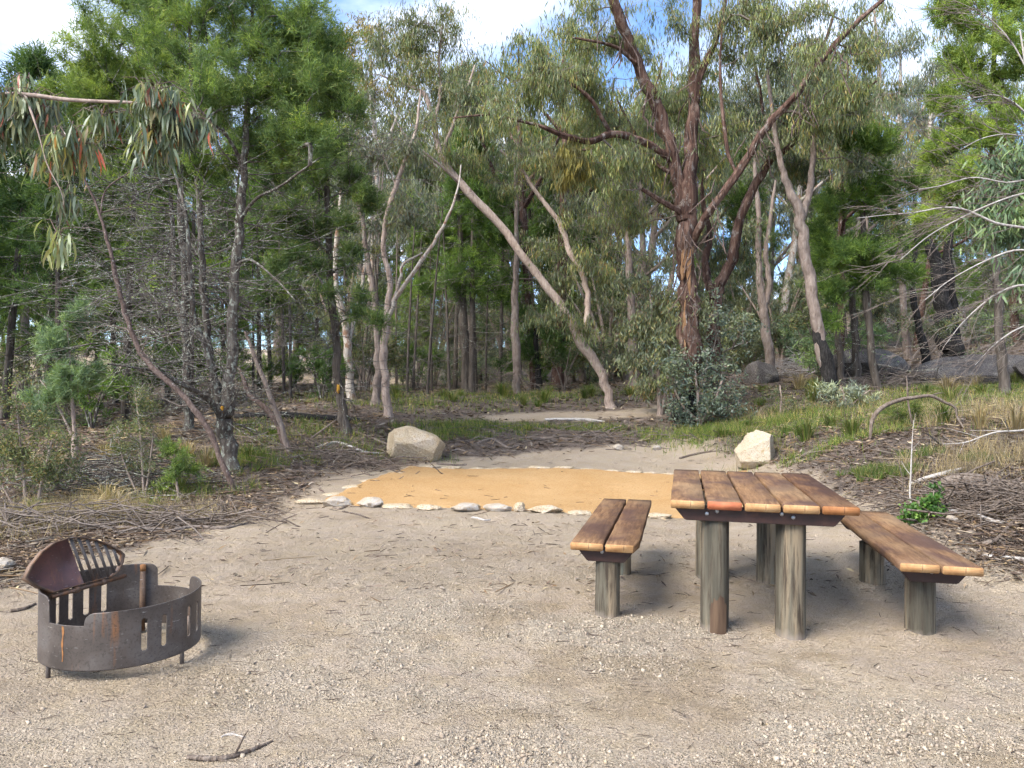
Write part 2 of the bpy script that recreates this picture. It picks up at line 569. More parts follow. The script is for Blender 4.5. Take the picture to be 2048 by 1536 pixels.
def sand_amount(x, y):
    s = poly_dist(x, y, SAND) + 0.9 * (fbm(x * 1.1, y * 1.1, 3) - 0.5) + 0.35 * (fbm(x * 6, y * 6, 33, 3) - 0.5)
    s = np.clip(s / 0.5 + 0.5, 0, 1)
    # bare bank of soil beyond the pad
    bank = np.exp(-((y - 17.0 - 0.15 * (x - 2)) / 0.55) ** 2) * np.clip((x + 1.5) / 1.5, 0, 1) * np.clip((4.8 - x) / 1.0, 0, 1)
    bank = np.clip(bank * 1.3 * (0.5 + fbm(x * 1.5, y * 1.5, 9)), 0, 1)
    far = np.clip((y - 27) / 6, 0, 1) * np.clip((-x - 1) / 4, 0, 1) * 0.8
    return np.maximum(np.maximum(s, bank), far)


def clod_amount(x, y):
    """where crumbled pale soil lies on the sand"""
    c = fbm(x * 1.7 + 3, y * 2.3, 21, 5, 0.6)
    fall = np.maximum(np.exp(-((x - 1.0) / 2.1) ** 2 - ((y - 3.0) / 1.3) ** 2), 0.9 * np.exp(-((x + 0.1) / 0.9) ** 2 - ((y - 3.9) / 1.3) ** 2))
    for (a, b) in POSTS_XY:
        fall = np.maximum(fall, 1.1 * np.exp(-(((x - a) ** 2 + (y - b) ** 2) / 0.32 ** 2)))
    return np.clip((c - 0.47) * 6 + fall * 0.35, 0, 1) * np.clip(fall * 1.5 + 0.15, 0, 1)


# table frame on the ground
T_PSI, T_X, T_Y = 0.2241, 0.8994, 4.2243
_ux = np.array([math.cos(T_PSI), -math.sin(T_PSI)])
_uy = np.array([math.sin(T_PSI), math.cos(T_PSI)])


def tab(a, b):
    return np.array([T_X, T_Y]) + a * _ux + b * _uy


POST_LOC = [(0.25, 0.16), (0.665, 0.18), (0.25, 1.36), (0.665, 1.30)]
LB_POST = [(-0.375, 0.27), (-0.375, 1.25)]
RB_POST = [(1.385, 0.36), (1.345, 1.30)]
POSTS_XY = [tab(*p) for p in POST_LOC + LB_POST + RB_POST]


def relief(x, y):
    s = sand_amount(x, y)
    near = np.exp(-np.maximum(np.hypot(x, y - 3) - 6, 0) / 4)
    h = 0.05 * (fbm(x * 0.8, y * 0.8, 11, 3) - 0.5) + 0.024 * (fbm(x * 4, y * 4, 12, 3) - 0.5) * near
    h = h + near * s * (0.018 * (fbm(x * 13, y * 13, 13, 4, 0.65) - 0.5) + 0.035 * (fbm(x * 2.2, y * 2.2, 18, 3) - 0.5))
    c = clod_amount(x, y)
    h = h + near * c * (0.05 * np.maximum(fbm(x * 17, y * 17, 14, 4, 0.6) - 0.42, 0) + 0.004)
    for (a, b) in POSTS_XY:
        h = h + 0.02 * np.exp(-((x - a) ** 2 + (y - b) ** 2) / 0.16 ** 2)
    h = h + (1 - s) * 0.05 * (fbm(x * 2.1, y * 2.1, 15, 4) - 0.35)
    h = h + np.clip((y - 15) / 10, 0, 1) * 0.25 * (fbm(x * 0.35, y * 0.35, 16, 3) - 0.5)
    pd = poly_dist(x, y, PAD)
    h = np.where(pd > -0.3, h * np.clip(-pd / 0.3, 0, 1), h)
    return h


def gz(x, y):
    return gz0(x, y) + relief(np.asarray(x, float), np.asarray(y, float))


def gzf(x, y):
    return float(gz(np.array([float(x)]), np.array([float(y)]))[0])


def at_ground(px, py=None, d=None):
    """ground spot under a photo column at distance d"""
    p = P(px, 800, d)
    return np.array([p[0], p[1], gzf(p[0], p[1])])


def spaced(lo, hi, core_lo, core_hi, step, grow):
    c = list(np.arange(core_lo, core_hi, step))
    s = step
    v = core_hi
    while v < hi:
        c.append(v)
        s = min(s * grow, 12)
        v += s
    c.append(hi)
    s = step
    v = core_lo - step
    while v > lo:
        c.insert(0, v)
        s = min(s * grow, 12)
        v -= s
    c.insert(0, lo)
    return np.array(c)


gx = spaced(-260, 260, -3.6, 3.9, 0.029, 1.035)
gy = spaced(-30, 420, 2.2, 7.0, 0.029, 1.028)
XX, YY = np.meshgrid(gx, gy)
ZZ = gz(XX, YY)
sa, cl = sand_amount(XX, YY), clod_amount(XX, YY)
dp = np.clip((fbm(XX * 1.5 + 5, YY * 2.4, 41, 4, 0.6) - 0.47) * 7, 0, 1) * np.clip(0.35 + np.exp(-((XX - 1.3) / 2.4) ** 2 - ((YY - 3.5) / 1.8) ** 2), 0, 1)
nyv, nxv = XX.shape
ii = (np.arange(nyv - 1)[:, None] * nxv + np.arange(nxv - 1)[None, :])
Fq = np.stack([ii, ii + 1, ii + 1 + nxv, ii + nxv], -1).reshape(-1, 4)

b = NB('ground_soil')
vO = b.coord('Object')
at = b.n('ShaderNodeAttribute', attribute_name='Col')
sp = b.n('ShaderNodeSeparateColor')
b.l(at.outputs['Color'], sp.inputs[0])
n_big = b.noise(vO, 0.9, 5, 0.6)
n_mid = b.noise(vO, 7, 5, 0.65)
n_fin = b.noise(vO, 95, 4, 0.7)
n_sp = b.noise(vO, 260, 2, 0.6)
sand = b.ramp(n_big, [(0.32, (0.375, 0.296, 0.223)), (0.5, (0.442, 0.356, 0.273)), (0.68, (0.479, 0.389, 0.285))])
sand = b.mix(b.ramp(n_mid, [(0.40, 0.0), (0.72, 0.55)]), sand, (0.423, 0.329, 0.194))
sand = b.mix(b.ramp(n_fin, [(0.34, 0.5), (0.50, 0.0)]), sand, (0.207, 0.160, 0.114))
sand = b.mix(b.ramp(n_sp, [(0.58, 0.0), (0.70, 0.6)]), sand, (0.545, 0.484, 0.388))
sand = b.mix(b.math('MULTIPLY', sp.outputs[1], 0.55), sand, b.mix(b.ramp(n_fin, [(0.38, 0.7), (0.52, 0.0)]), (0.536, 0.461, 0.362), (0.310, 0.251, 0.185)))
sand = b.mix(b.math('MULTIPLY', sp.outputs[2], 0.5), sand, b.mix(n_mid, (0.226, 0.165, 0.095), (0.310, 0.233, 0.136)))
lit = b.ramp(b.noise(vO, 3.1, 6, 0.7), [(0.30, (0.090, 0.070, 0.056)), (0.5, (0.158, 0.122, 0.099)), (0.7, (0.216, 0.176, 0.144))])
lit = b.mix(b.ramp(b.noise(b.coord('Object', (1, 3.5, 1)), 24, 5, 0.75), [(0.42, 0.0), (0.62, 0.8)]), lit, (0.261, 0.211, 0.176))
lit = b.mix(b.ramp(n_fin, [(0.40, 0.7), (0.55, 0.0)]), lit, (0.054, 0.041, 0.032))
c = b.mix(b.ramp(sp.outputs[0], [(0.25, 0.0), (0.75, 1.0)]), lit, sand)
hh = b.math('ADD', b.math('MULTIPLY', n_fin, 1.0), b.math('ADD', b.math('MULTIPLY', b.noise(vO, 30, 4, 0.7), 1.4), b.math('MULTIPLY', n_sp, 0.35)))
dst = b.n('ShaderNodeVectorMath', operation='ADD')
nv = b.n('ShaderNodeTexNoise')
nv.inputs['Scale'].default_value = 30
b.l(vO, nv.inputs['Vector'])
sc_ = b.n('ShaderNodeVectorMath', operation='SCALE')
sc_.inputs['Scale'].default_value = 0.03
b.l(nv.outputs['Color'], sc_.inputs[0])
b.l(vO, dst.inputs[0])
b.l(sc_.outputs[0], dst.inputs[1])
v1 = b.voro(dst.outputs[0], 62)
v2 = b.voro(dst.outputs[0], 130)
ch_ = b.math('MULTIPLY', b.math('ADD', b.math('MULTIPLY', v1, -1.0), b.math('MULTIPLY', v2, -0.5)), b.math('ADD', b.math('MULTIPLY', sp.outputs[1], 0.9), 0.5))
nb_ = b.bump(hh, 1.0, 0.02)
b.pbr(c, 0.95, 0, b.bump(ch_, 1.0, 0.02, nb_), 0.1)
M['ground'] = b.m
_GX, _GY = gx, gy


def _bil(G, x, y):
    x = np.clip(np.asarray(x, float), _GX[0], _GX[-1] - 1e-6)
    y = np.clip(np.asarray(y, float), _GY[0], _GY[-1] - 1e-6)
    i = np.clip(np.searchsorted(_GX, x, 'right') - 1, 0, len(_GX) - 2)
    j = np.clip(np.searchsorted(_GY, y, 'right') - 1, 0, len(_GY) - 2)
    u = (x - _GX[i]) / (_GX[i + 1] - _GX[i])
    v = (y - _GY[j]) / (_GY[j + 1] - _GY[j])
    return (G[j, i] * (1 - u) + G[j, i + 1] * u) * (1 - v) + (G[j + 1, i] * (1 - u) + G[j + 1, i + 1] * u) * v


_SA, _CL, _ZG = sa, cl, ZZ


def gz(x, y):
    return _bil(_ZG, x, y)


def sand_amount(x, y):
    return _bil(_SA, x, y)


def clod_amount(x, y):
    return _bil(_CL, x, y)


go = link('ground', mesh_np('ground', np.stack([XX, YY, ZZ], -1).reshape(-1, 3), [Fq], [M['ground']], True,
          np.stack([sa.ravel(), cl.ravel(), dp.ravel()], 1)))
tag(go, 'pale pinkish sandy soil of the camp site, leaf litter beyond', kind='structure')

# ------------------------------------------------------------------ tent pad of orange gravel
b = NB('pad_gravel')
vO = b.coord('Object')
n1 = b.noise(vO, 1.4, 4)
n2 = b.noise(vO, 34, 4, 0.8)
n3 = b.noise(vO, 80, 3, 0.7)
c = b.ramp(n1, [(0.3, (0.344, 0.205, 0.086)), (0.7, (0.402, 0.258, 0.123))])
c = b.mix(b.ramp(n2, [(0.36, 0.75), (0.5, 0.0)]), c, (0.262, 0.143, 0.057))
c = b.mix(b.ramp(n3, [(0.56, 0.0), (0.68, 0.7)]), c, (0.459, 0.328, 0.176))
b.pbr(c, 0.95, 0, b.bump(b.math('ADD', n2, n3), 0.8, 0.012), 0.1)
M['pad'] = b.m
px_ = np.arange(-2.9, 4.2, 0.045)
py_ = np.arange(7.9, 12.4, 0.045)
PX, PY = np.meshgrid(px_, py_)
pd = poly_dist(PX, PY, PAD) + 0.16 * (fbm(PX * 3.6, PY * 3.6, 71, 4) - 0.5)
PZ = gz0(PX, PY) + 0.022 + 0.012 * (fbm(PX * 3, PY * 3, 72, 3) - 0.5) + 0.016 * (fbm(PX * 14, PY * 14, 73, 3) - 0.5) - 0.03 * np.clip(1 - pd / 0.1, 0, 1) ** 2
n2v = PX.shape[1]
ii = (np.arange(PX.shape[0] - 1)[:, None] * n2v + np.arange(n2v - 1)[None, :])
q = np.stack([ii, ii + 1, ii + 1 + n2v, ii + n2v], -1).reshape(-1, 4)
keep = (pd.ravel()[q] > 0).any(1)
q = q[keep]
us, inv = np.unique(q, return_inverse=True)
po = link('gravel_pad', mesh_np('gravel_pad', np.stack([PX, PY, PZ], -1).reshape(-1, 3)[us], [inv.reshape(-1, 4)], [M['pad']], True))
tag(po, 'rectangular tent pad of orange gravel edged with stones', kind='structure')

# ------------------------------------------------------------------ rocks
def rock_mesh(name, size, seed, planes=None, npl=14, rough=0.05, sub=3, mat=None, smooth=False, rmax=None):
    rmax = rmax or (1.0 if planes is None else 1.35)
    rg = np.random.default_rng(seed)
    bm = bmesh.new()
    bmesh.ops.create_icosphere(bm, subdivisions=sub, radius=1)
    V = np.array([v.co[:] for v in bm.verts])
    V = nrm(V)
    if planes is None:
        n = nrm(rg.normal(size=(npl, 3)))
        dd = rg.uniform(0.62, 0.95, npl)
    else:
        n = nrm(np.array([p[:3] for p in planes]))
        dd = np.array([p[3] for p in planes])
    dots = V @ n.T
    r = np.where(dots > 0.05, dd[None] / np.maximum(dots, 0.05), 9).min(1)
    r = np.minimum(r, rmax)
    nn = fbm(V[:, 0] * 3 + V[:, 2] * 2 + seed, V[:, 1] * 3 - V[:, 2] * 2.3, seed % 50, 4)
    n3 = fbm(V[:, 0] * 11 + V[:, 2] * 7, V[:, 1] * 11 - V[:, 2] * 9 + seed, (seed + 3) % 50, 3)
    r = r * (1 + rough * (nn - 0.5) * 2 + rough * 0.5 * (n3 - 0.5))
    V = V * r[:, None] * np.asarray(size)[None]
    for v, c in zip(bm.verts, V):
        v.co = c
    return bm_mesh(name, bm, [mat] if mat else [], smooth)


def stone_mat(name, cols, speck=(0.2, 0.16, 0.12), stain=None, scale=1.0, bump=0.7, lo=0.36):
    b = NB(name)
    v = b.coord('Object')
    c = b.ramp(b.noise(v, 2.2 * scale, 5, 0.6), [(0.3, cols[0]), (0.5, cols[1]), (0.7, cols[2])])
    if stain:
        c = b.mix(b.ramp(b.noise(v, 3.7 * scale, 4, 0.65, 0.5), [(0.55, 0.0), (0.7, 0.85)]), c, stain)
    sn = b.noise(v, 55 * scale, 3, 0.7)
    c = b.mix(b.ramp(sn, [(lo, 0.75), (lo + 0.12, 0.0)]), c, speck)
    b.pbr(c, 0.9, 0, b.bump(b.math('ADD', sn, b.noise(v, 14 * scale, 4, 0.7)), bump, 0.02), 0.2)
    return b.m


M['rock_tan'] = stone_mat('rock_tan', [(0.400, 0.305, 0.191), (0.500, 0.406, 0.281), (0.550, 0.467, 0.370)], (0.260, 0.183, 0.101), (0.460, 0.315, 0.146), bump=1.1, lo=0.38)
M['rock_cream'] = stone_mat('rock_cream', [(0.350, 0.280, 0.186), (0.426, 0.361, 0.267), (0.456, 0.405, 0.327)], (0.258, 0.184, 0.096), (0.350, 0.236, 0.096), bump=1.0)
M['rock_edge'] = stone_mat('rock_edge', [(0.336, 0.272, 0.190), (0.416, 0.360, 0.294), (0.480, 0.448, 0.415)], (0.240, 0.176, 0.112), (0.400, 0.272, 0.121), 2.5)
M['rock_grey'] = stone_mat('rock_grey', [(0.072, 0.063, 0.055), (0.144, 0.125, 0.110), (0.240, 0.213, 0.184)], (0.042, 0.034, 0.031), (0.324, 0.297, 0.240), 0.7, lo=0.44)


def place_rock(name, p, size, seed, mat, label, cat='stone', group=None, sink=0.3, rz=0.0, planes=None, rough=0.05, sub=3, npl=14):
    me = rock_mesh(name, size, seed, planes, npl, rough, sub, M[mat])
    o = link(name, me)
    z = gzf(p[0], p[1]) if len(p) == 2 else p[2]
    zmin = min(v.co.z for v in me.vertices)
    o.location = (p[0], p[1], z - zmin - sink * size[2])
    o.rotation_euler = (0, 0, rz)
    tag(o, label, cat, group)
    return o


b1 = at_ground(829, d=12.7)
place_rock('boulder', b1[:2], (0.50, 0.40, 0.40), 5, 'rock_tan', 'big tan granite boulder lying at the back corner of the gravel pad', 'boulder', sink=0.14, sub=5, rough=0.05,
           planes=[(0.10, -0.72, 0.69, 0.66), (0.05, -0.90, -0.43, 0.72), (-0.93, -0.33, 0.10, 0.80), (0.42, 0.0, 0.90, 0.62), (0.90, -0.25, -0.25, 0.92), (-0.40, 0.1, 0.91, 0.80), (0.75, 0.1, 0.65, 0.80),
                   (0, 0, -1, 0.70), (0, 0.9, 0.4, 0.75), (-0.6, 0.7, 0, 0.8), (0.6, 0.8, 0, 0.85), (0.35, -0.93, 0.1, 0.78)])
b2 = at_ground(1514, d=12.1)
place_rock('boulder', b2[:2], (0.38, 0.34, 0.35), 11, 'rock_cream', 'angular cream boulder tilted upward behind the picnic table', 'boulder', sink=0.14, sub=5, rough=0.06,
           planes=[(-0.50, -0.34, 0.80, 0.52), (-0.30, -0.92, 0.22, 0.62), (-0.2, -0.70, -0.68, 0.84), (0.88, -0.46, 0.06, 0.66), (0.45, 0.0, 0.89, 0.92), (0.93, 0.25, 0.25, 0.80), (0, 0, -1, 0.80), (0, 1, 0.2, 0.7), (-0.96, 0, -0.28, 0.92), (-0.75, 0.6, 0.2, 0.7)])
# edging stones of the pad
ES = []
_e = [  # px, py, distance, size x, y, z
    (622, 1009, 8.75, .17, .09, .05), (676, 1010, 8.65, .19, .11, .09), (745, 1009, 8.6, .17, .13, .10), (800, 1012, 8.55, .21, .12, .055), (862, 1020, 8.45, .16, .10, .05),
    (932, 1018, 8.4, .18, .12, .085), (1000, 1018, 8.4, .19, .10, .07), (1042, 1015, 8.4, .07, .10, .09), (1095, 1020, 8.35, .21, .11, .075), (1160, 1024, 8.3, .15, .10, .05),
    (1320, 1028, 8.25, .15, .10, .05), (668, 995, 9.3, .13, .15, .04), (705, 981, 9.8, .12, .17, .05), (742, 966, 10.35, .15, .16, .055), (790, 950, 11.2, .14, .15, .05), (815, 938, 11.85, .13, .12, .055),
    (862, 934, 12.1, .20, .12, .09), (905, 934, 12.1, .17, .11, .085), (955, 936, 12.05, .12, .10, .075), (990, 936, 12.05, .16, .10, .06), (1030, 936, 12.05, .13, .10, .05), (1080, 936, 12.05, .20, .11, .085),
    (1130, 936, 12.05, .19, .11, .09), (1178, 938, 12.0, .15, .10, .05), (1225, 938, 12.0, .14, .10, .055), (1268, 938, 12.0, .16, .10, .06), (1305, 938, 12.0, .15, .10, .07), (1338, 938, 12.0, .14, .10, .06)]
_enames = {0: 'flat pale edging stone at the near corner of the gravel pad', 2: 'rounded white edging stone along the front of the gravel pad', 1: 'pointed whitish edging stone next to the near corner of the pad',
           3: 'long low grey edging stone beside the rounded white one', 5: 'humped grey-white edging stone in the middle of the front row', 6: 'flat cream edging stone in the front row with a broken end',
           7: 'small upright cream edging stone in the front row', 8: 'speckled yellow block at the end of the front stone row', 10: 'flat edging stone half hidden beyond the near bench'}
for i, (px, py, d, sx, sy, sz) in enumerate(_e):
    p = at_ground(px, d=d)
    z = float(gz0(p[0], p[1]))
    grp = 'edging stones of the gravel pad'
    ordi = ['first', 'second', 'third', 'fourth', 'fifth', 'sixth', 'seventh', 'eighth', 'ninth', 'tenth', 'eleventh', 'twelfth']
    if i in _enames:
        lab = _enames[i]
    elif i <= 10:
        lab = {4: 'low sandy edging stone between the long grey and the humped one', 9: 'low edging stone hidden just left of the near bench top'}[i]
    elif i <= 15:
        lab = 'low pale stone on the slanting edge of the pad, %s from the near corner' % ordi[i - 11]
    else:
        lab = 'small yellowish stone in the far row of the pad, %s from the tan boulder' % ordi[i - 16]
    place_rock('edging_stone', (p[0], p[1], z), (sx, sy, sz * (0.78 if i <= 10 else 0.36)), 100 + i, 'rock_edge' if i in (1, 2, 5, 6) else 'rock_tan', lab, 'stone', grp, sink=(0.4 if i <= 10 else 0.75), rz=RNG.uniform(-0.3, 0.3), rough=0.16, sub=3, npl=11)

# granite outcrops
for (px, d, sx, sy, sz, lab, sd_) in [(1722, 20.0, 1.2, 1.0, 0.62, 'rounded grey granite dome behind the slim cypress trunks', 31), (1985, 18.6, 1.9, 1.0, 0.5, 'long dark granite slab below the burnt hollow trunk', 32),
                                      (1522, 21.5, 0.5, 0.45, 0.55, 'small grey granite knob beside the forked slender gum', 33), (2120, 17.5, 1.2, 1.0, 0.6, 'grey granite hump at the very edge beyond the dead branches', 34)]:
    p = at_ground(px, d=d)
    place_rock('granite_outcrop', p[:2], (sx, sy, sz), sd_, 'rock_grey', lab, 'rock', 'granite outcrops', sink=0.75, rough=0.06, sub=4, npl=7)
# small loose stones
for i, (px, d, s, lab) in enumerate([(1312, 13.7, .10, 'fist sized pale stone on the soil beyond the pad, between tree and boulder'), (1238, 13.6, .12, 'flat pinkish stone on the soil beyond the pad'), (12, 5.45, .10, 'yellow stone at the edge of the litter behind the grill lid'),
                                     (240, 9.4, .16, 'pale stone under the grey shrub'), (545, 13, .10, 'small white stone among the bark litter by the thin poles'), (1905, 6.6, .06, 'small white stone beside the green plant')]):
    p = at_ground(px, d=d)
    place_rock('loose_stone', p[:2], (s, s * .8, s * .65), 200 + i, 'rock_edge', lab, 'stone', 'loose stones', sink=0.4, sub=2)

# ------------------------------------------------------------------ picnic furniture
def wood_mat():
    b = NB('table_timber')
    v = b.coord('Object', (1, 0.10, 1))
    oi = b.n('ShaderNodeObjectInfo')
    vm = b.n('ShaderNodeVectorMath', operation='ADD')
    b.l(v, vm.inputs[0])
    cx = b.n('ShaderNodeCombineXYZ')
    b.l(b.math('MULTIPLY', oi.outputs['Random'], 37.0), cx.inputs[0])
    b.l(b.math('MULTIPLY', oi.outputs['Random'], 11.0), cx.inputs[1])
    b.l(cx.outputs[0], vm.inputs[1])
    v = vm.outputs[0]
    g = b.noise(v, 48, 6, 0.7, 0.5)
    base = b.ramp(g, [(0.30, (0.080, 0.043, 0.024)), (0.5, (0.174, 0.097, 0.050)), (0.72, (0.273, 0.167, 0.088))])
    # darker weathered patches
    v2 = b.n('ShaderNodeVectorMath', operation='MULTIPLY')
    b.l(v, v2.inputs[0])
    v2.inputs[1].default_value = (1, 5.0, 1)
    pt = b.noise(v2.outputs[0], 4.2, 5, 0.6, 0.3)
    base = b.mix(b.ramp(pt, [(0.42, 0.0), (0.60, 0.9)]), base, b.mix(g, (0.047, 0.027, 0.021), (0.113, 0.064, 0.050)))
    base = b.mix(b.ramp(b.noise(v2.outputs[0], 2.6, 3), [(0.5, 0.0), (0.72, 0.5)]), base, (0.310, 0.210, 0.115))
    base = b.mix(b.ramp(b.noise(v, 90, 4, 0.7), [(0.35, 0.5), (0.45, 0.0)]), base, (0.066, 0.034, 0.019))
    base = b.mix(1.0, base, b.ramp(oi.outputs['Random'], [(0, (0.722, 0.672, 0.672)), (0.5, (1.0, 1.0, 1.0)), (1, (1.15, 1.15, 1.12))]), 'MULTIPLY')
    b.pbr(base, b.ramp(pt, [(0.3, 0.78), (0.7, 0.6)]), 0, b.bump(g, 0.4, 0.004), 0.14)
    return b.m


def end_mat():
    b = NB('timber_end_grain')
    v = b.coord('Object')
    oi = b.n('ShaderNodeObjectInfo')
    n = b.noise(v, 14, 5, 0.6, 1.0)
    c = b.ramp(n, [(0.3, (0.252, 0.130, 0.057)), (0.55, (0.378, 0.223, 0.101)), (0.75, (0.437, 0.290, 0.147))])
    rings = b.n('ShaderNodeTexWave', wave_type='RINGS')
    rings.inputs['Scale'].default_value = 28
    rings.inputs['Distortion'].default_value = 3
    b.l(v, rings.inputs['Vector'])
    c = b.mix(b.ramp(rings.outputs['Fac'], [(0.0, 0.35), (0.35, 0.0)]), c, (0.252, 0.118, 0.042))
    crack = b.noise(b.coord('Object', (60, 1, 4)), 1.6, 3, 0.6)
    c = b.mix(b.ramp(crack, [(0.30, 0.8), (0.36, 0.0)]), c, (0.084, 0.042, 0.025))
    c = b.mix(1.0, c, b.ramp(oi.outputs['Random'], [(0, (0.714, 0.521, 0.420)), (0.3, (1, 0.95, 0.9)), (1, (1.05, 1.05, 1.05))]), 'MULTIPLY')
    b.pbr(c, 0.7, 0, b.bump(n, 0.3, 0.004), 0.25)
    return b.m


M['timber'] = wood_mat()
M['timber_end'] = end_mat()
b = NB('timber_end_red')
n = b.noise(b.coord('Object'), 20, 4)
b.pbr(b.ramp(n, [(0.3, (0.277, 0.071, 0.034)), (0.7, (0.403, 0.134, 0.059))]), 0.65, 0, b.bump(n, 0.3, 0.003))
M['timber_end_red'] = b.m


def post_mat():
    b = NB('treated_pine_post')
    oi = b.n('ShaderNodeObjectInfo')
    v = b.coord('Object', (1, 1, 0.07))
    vm = b.n('ShaderNodeVectorMath', operation='ADD')
    b.l(v, vm.inputs[0])
    cx = b.n('ShaderNodeCombineXYZ')
    b.l(b.math('MULTIPLY', oi.outputs['Random'], 29.0), cx.inputs[0])
    b.l(cx.outputs[0], vm.inputs[1])
    v = vm.outputs[0]
    g = b.noise(v, 34, 6, 0.7, 0.3)
    big = b.noise(v, 9, 3, 0.5)
    c = b.ramp(big, [(0.32, (0.065, 0.059, 0.045)), (0.45, (0.125, 0.111, 0.082)), (0.56, (0.279, 0.212, 0.137)), (0.68, (0.150, 0.156, 0.126))])
    c = b.mix(b.ramp(g, [(0.38, 0.95), (0.54, 0.0)]), c, (0.050, 0.038, 0.028))
    c = b.mix(b.ramp(g, [(0.62, 0.0), (0.76, 0.5)]), c, (0.299, 0.274, 0.227))
    # soil splashed up from the ground
    cz = b.n('ShaderNodeTexCoord')
    sx = b.n('ShaderNodeSeparateXYZ')
    b.l(cz.outputs['Object'], sx.inputs[0])
    dz = b.math('ADD', sx.outputs[2], b.math('MULTIPLY', b.noise(b.coord('Object', (1, 1, 0.6)), 22, 4), 0.10))
    c = b.mix(b.ramp(dz, [(0.035, 0.5), (0.085, 0.0)]), c, (0.302, 0.252, 0.210))
    b.pbr(c, 0.85, 0, b.bump(g, 0.9, 0.01), 0.12)
    return b.m


M['post'] = post_mat()
b = NB('post_wet_stain')
v = b.coord('Object', (1, 1, 0.1))
b.pbr(b.ramp(b.noise(v, 40, 4), [(0.3, (0.055, 0.032, 0.02)), (0.7, (0.12, 0.075, 0.045))]), 0.7)
M['post_stain'] = b.m
b = NB('painted_steel_bearer')
v = b.coord('Object')
n = b.noise(v, 12, 5, 0.65)
b.pbr(b.ramp(n, [(0.3, (0.022, 0.010, 0.007)), (0.6, (0.043, 0.017, 0.012)), (0.8, (0.080, 0.031, 0.017))]), 0.5, 0.0, b.bump(n, 0.15, 0.003), 0.4)
M['bearer'] = b.m
b = NB('galvanised_bolt')
n = b.noise(b.coord('Object'), 60, 3)
b.pbr(b.ramp(n, [(0.3, (0.30, 0.31, 0.33)), (0.7, (0.46, 0.47, 0.49))]), 0.42, 0.8)
M['galv'] = b.m


def plank_mesh(name, wx, ly, tz, seed, chamfer=None, endm='timber_end'):
    """a sawn plank, a little uneven along its edges, its end faces in end grain"""
    rg = np.random.default_rng(seed)
    n = 15
    ys = np.linspace(0, ly, n)
    r = 0.006
    prof = [(0, r), (r, 0), (wx - r, 0), (wx, r), (wx, tz - r), (wx - r, tz), (r, tz), (0, tz - r)]
    V = []
    wob = rg.normal(0, 0.0012, (n, 4))
    for i, y in enumerate(ys):
        for (x, z) in prof:
            dx = wob[i, 0] if x < wx / 2 else wob[i, 1]
            xx = x + dx
            yy = y
            zz = z + wob[i, 2] * 0.6
            if chamfer and y < chamfer[1] and chamfer[0] == 1 and x > wx / 2:
                xx = min(xx, wx - (chamfer[1] - y) * 0.8)
            V.append((xx, yy, zz))
        ne = len(prof)
    Q = []
    for i in range(n - 1):
        for j in range(8):
            a = i * 8 + j
            c = i * 8 + (j + 1) % 8
            Q.append((a, a + 8, c + 8, c))
    caps = np.array([[0, 1, 2, 3, 4, 5, 6, 7], [(n - 1) * 8 + k for k in (7, 6, 5, 4, 3, 2, 1, 0)]])
    return mesh_np(name, V, [np.array(Q), caps], [M['timber'], M[endm]], False, None, [0] * len(Q) + [1, 1])


def bearer_mesh(name, a0, a1, ch, depth, th):
    """steel channel with mitred ends: local x along the bearer, y depth, z up (top at 0)"""
    bm = bmesh.new()
    pr = [(a0, 0), (a1, 0), (a1 - ch, -th), (a0 + ch, -th)]
    for y0, y1 in ((0, depth),):
        f = [bm.verts.new((x, y0, z)) for x, z in pr]
        g = [bm.verts.new((x, y1, z)) for x, z in pr]
        bm.faces.new(f[::-1])
        bm.faces.new(g)
        for i in range(4):
            j = (i + 1) % 4
            bm.faces.new((f[i], f[j], g[j], g[i]))
    bmesh.ops.recalc_face_normals(bm, faces=bm.faces)
    bmesh.ops.bevel(bm, geom=bm.edges[:], offset=0.004, segments=2, affect='EDGES')
    return bm_mesh(name, bm, [M['bearer']])


def post_mesh(name, r, h, seed, below=0.25):
    rg = np.random.default_rng(seed)
    n, k = 16, 32
    zz = np.concatenate([np.linspace(-below, h - 0.004, n - 1), [h]])
    th = np.arange(k) * 2 * np.pi / k
    rr = r * (1 + 0.018 * np.sin(2 * th + rg.uniform(0, 6)) + 0.012 * (vnoise(np.arange(k) * 0.7, np.zeros(k), seed % 40) - 0.5))
    V = []
    for i, z in enumerate(zz):
        f = 1.0 + 0.02 * (1 - (z + below) / (h + below))
        if i == n - 1:
            f *= 0.95
        x = rr * f * np.cos(th) * (1 + 0.01 * np.sin(z * 9 + seed))
        y = rr * f * np.sin(th)
        V.append(np.stack([x, y, np.full(k, z)], 1))
    V = np.concatenate(V)
    i = np.arange(n - 1)[:, None]
    j = np.arange(k)[None]
    a = i * k + j
    c = i * k + (j + 1) % k
    Q = np.stack([a, c, c + k, a + k], -1).reshape(-1, 4)
    cap = np.array([[(n - 1) * k + t for t in range(k)]])
    return mesh_np(name, V, [Q, cap], [M['post']], True)


def bolt_mesh():
    bm = bmesh.new()
    bmesh.ops.create_uvsphere(bm, u_segments=12, v_segments=8, radius=0.0115)
    for v in bm.verts:
        v.co.y *= 0.62
    return bm_mesh('bolt', bm, [M['galv']], True)


BOLT = bolt_mesh()


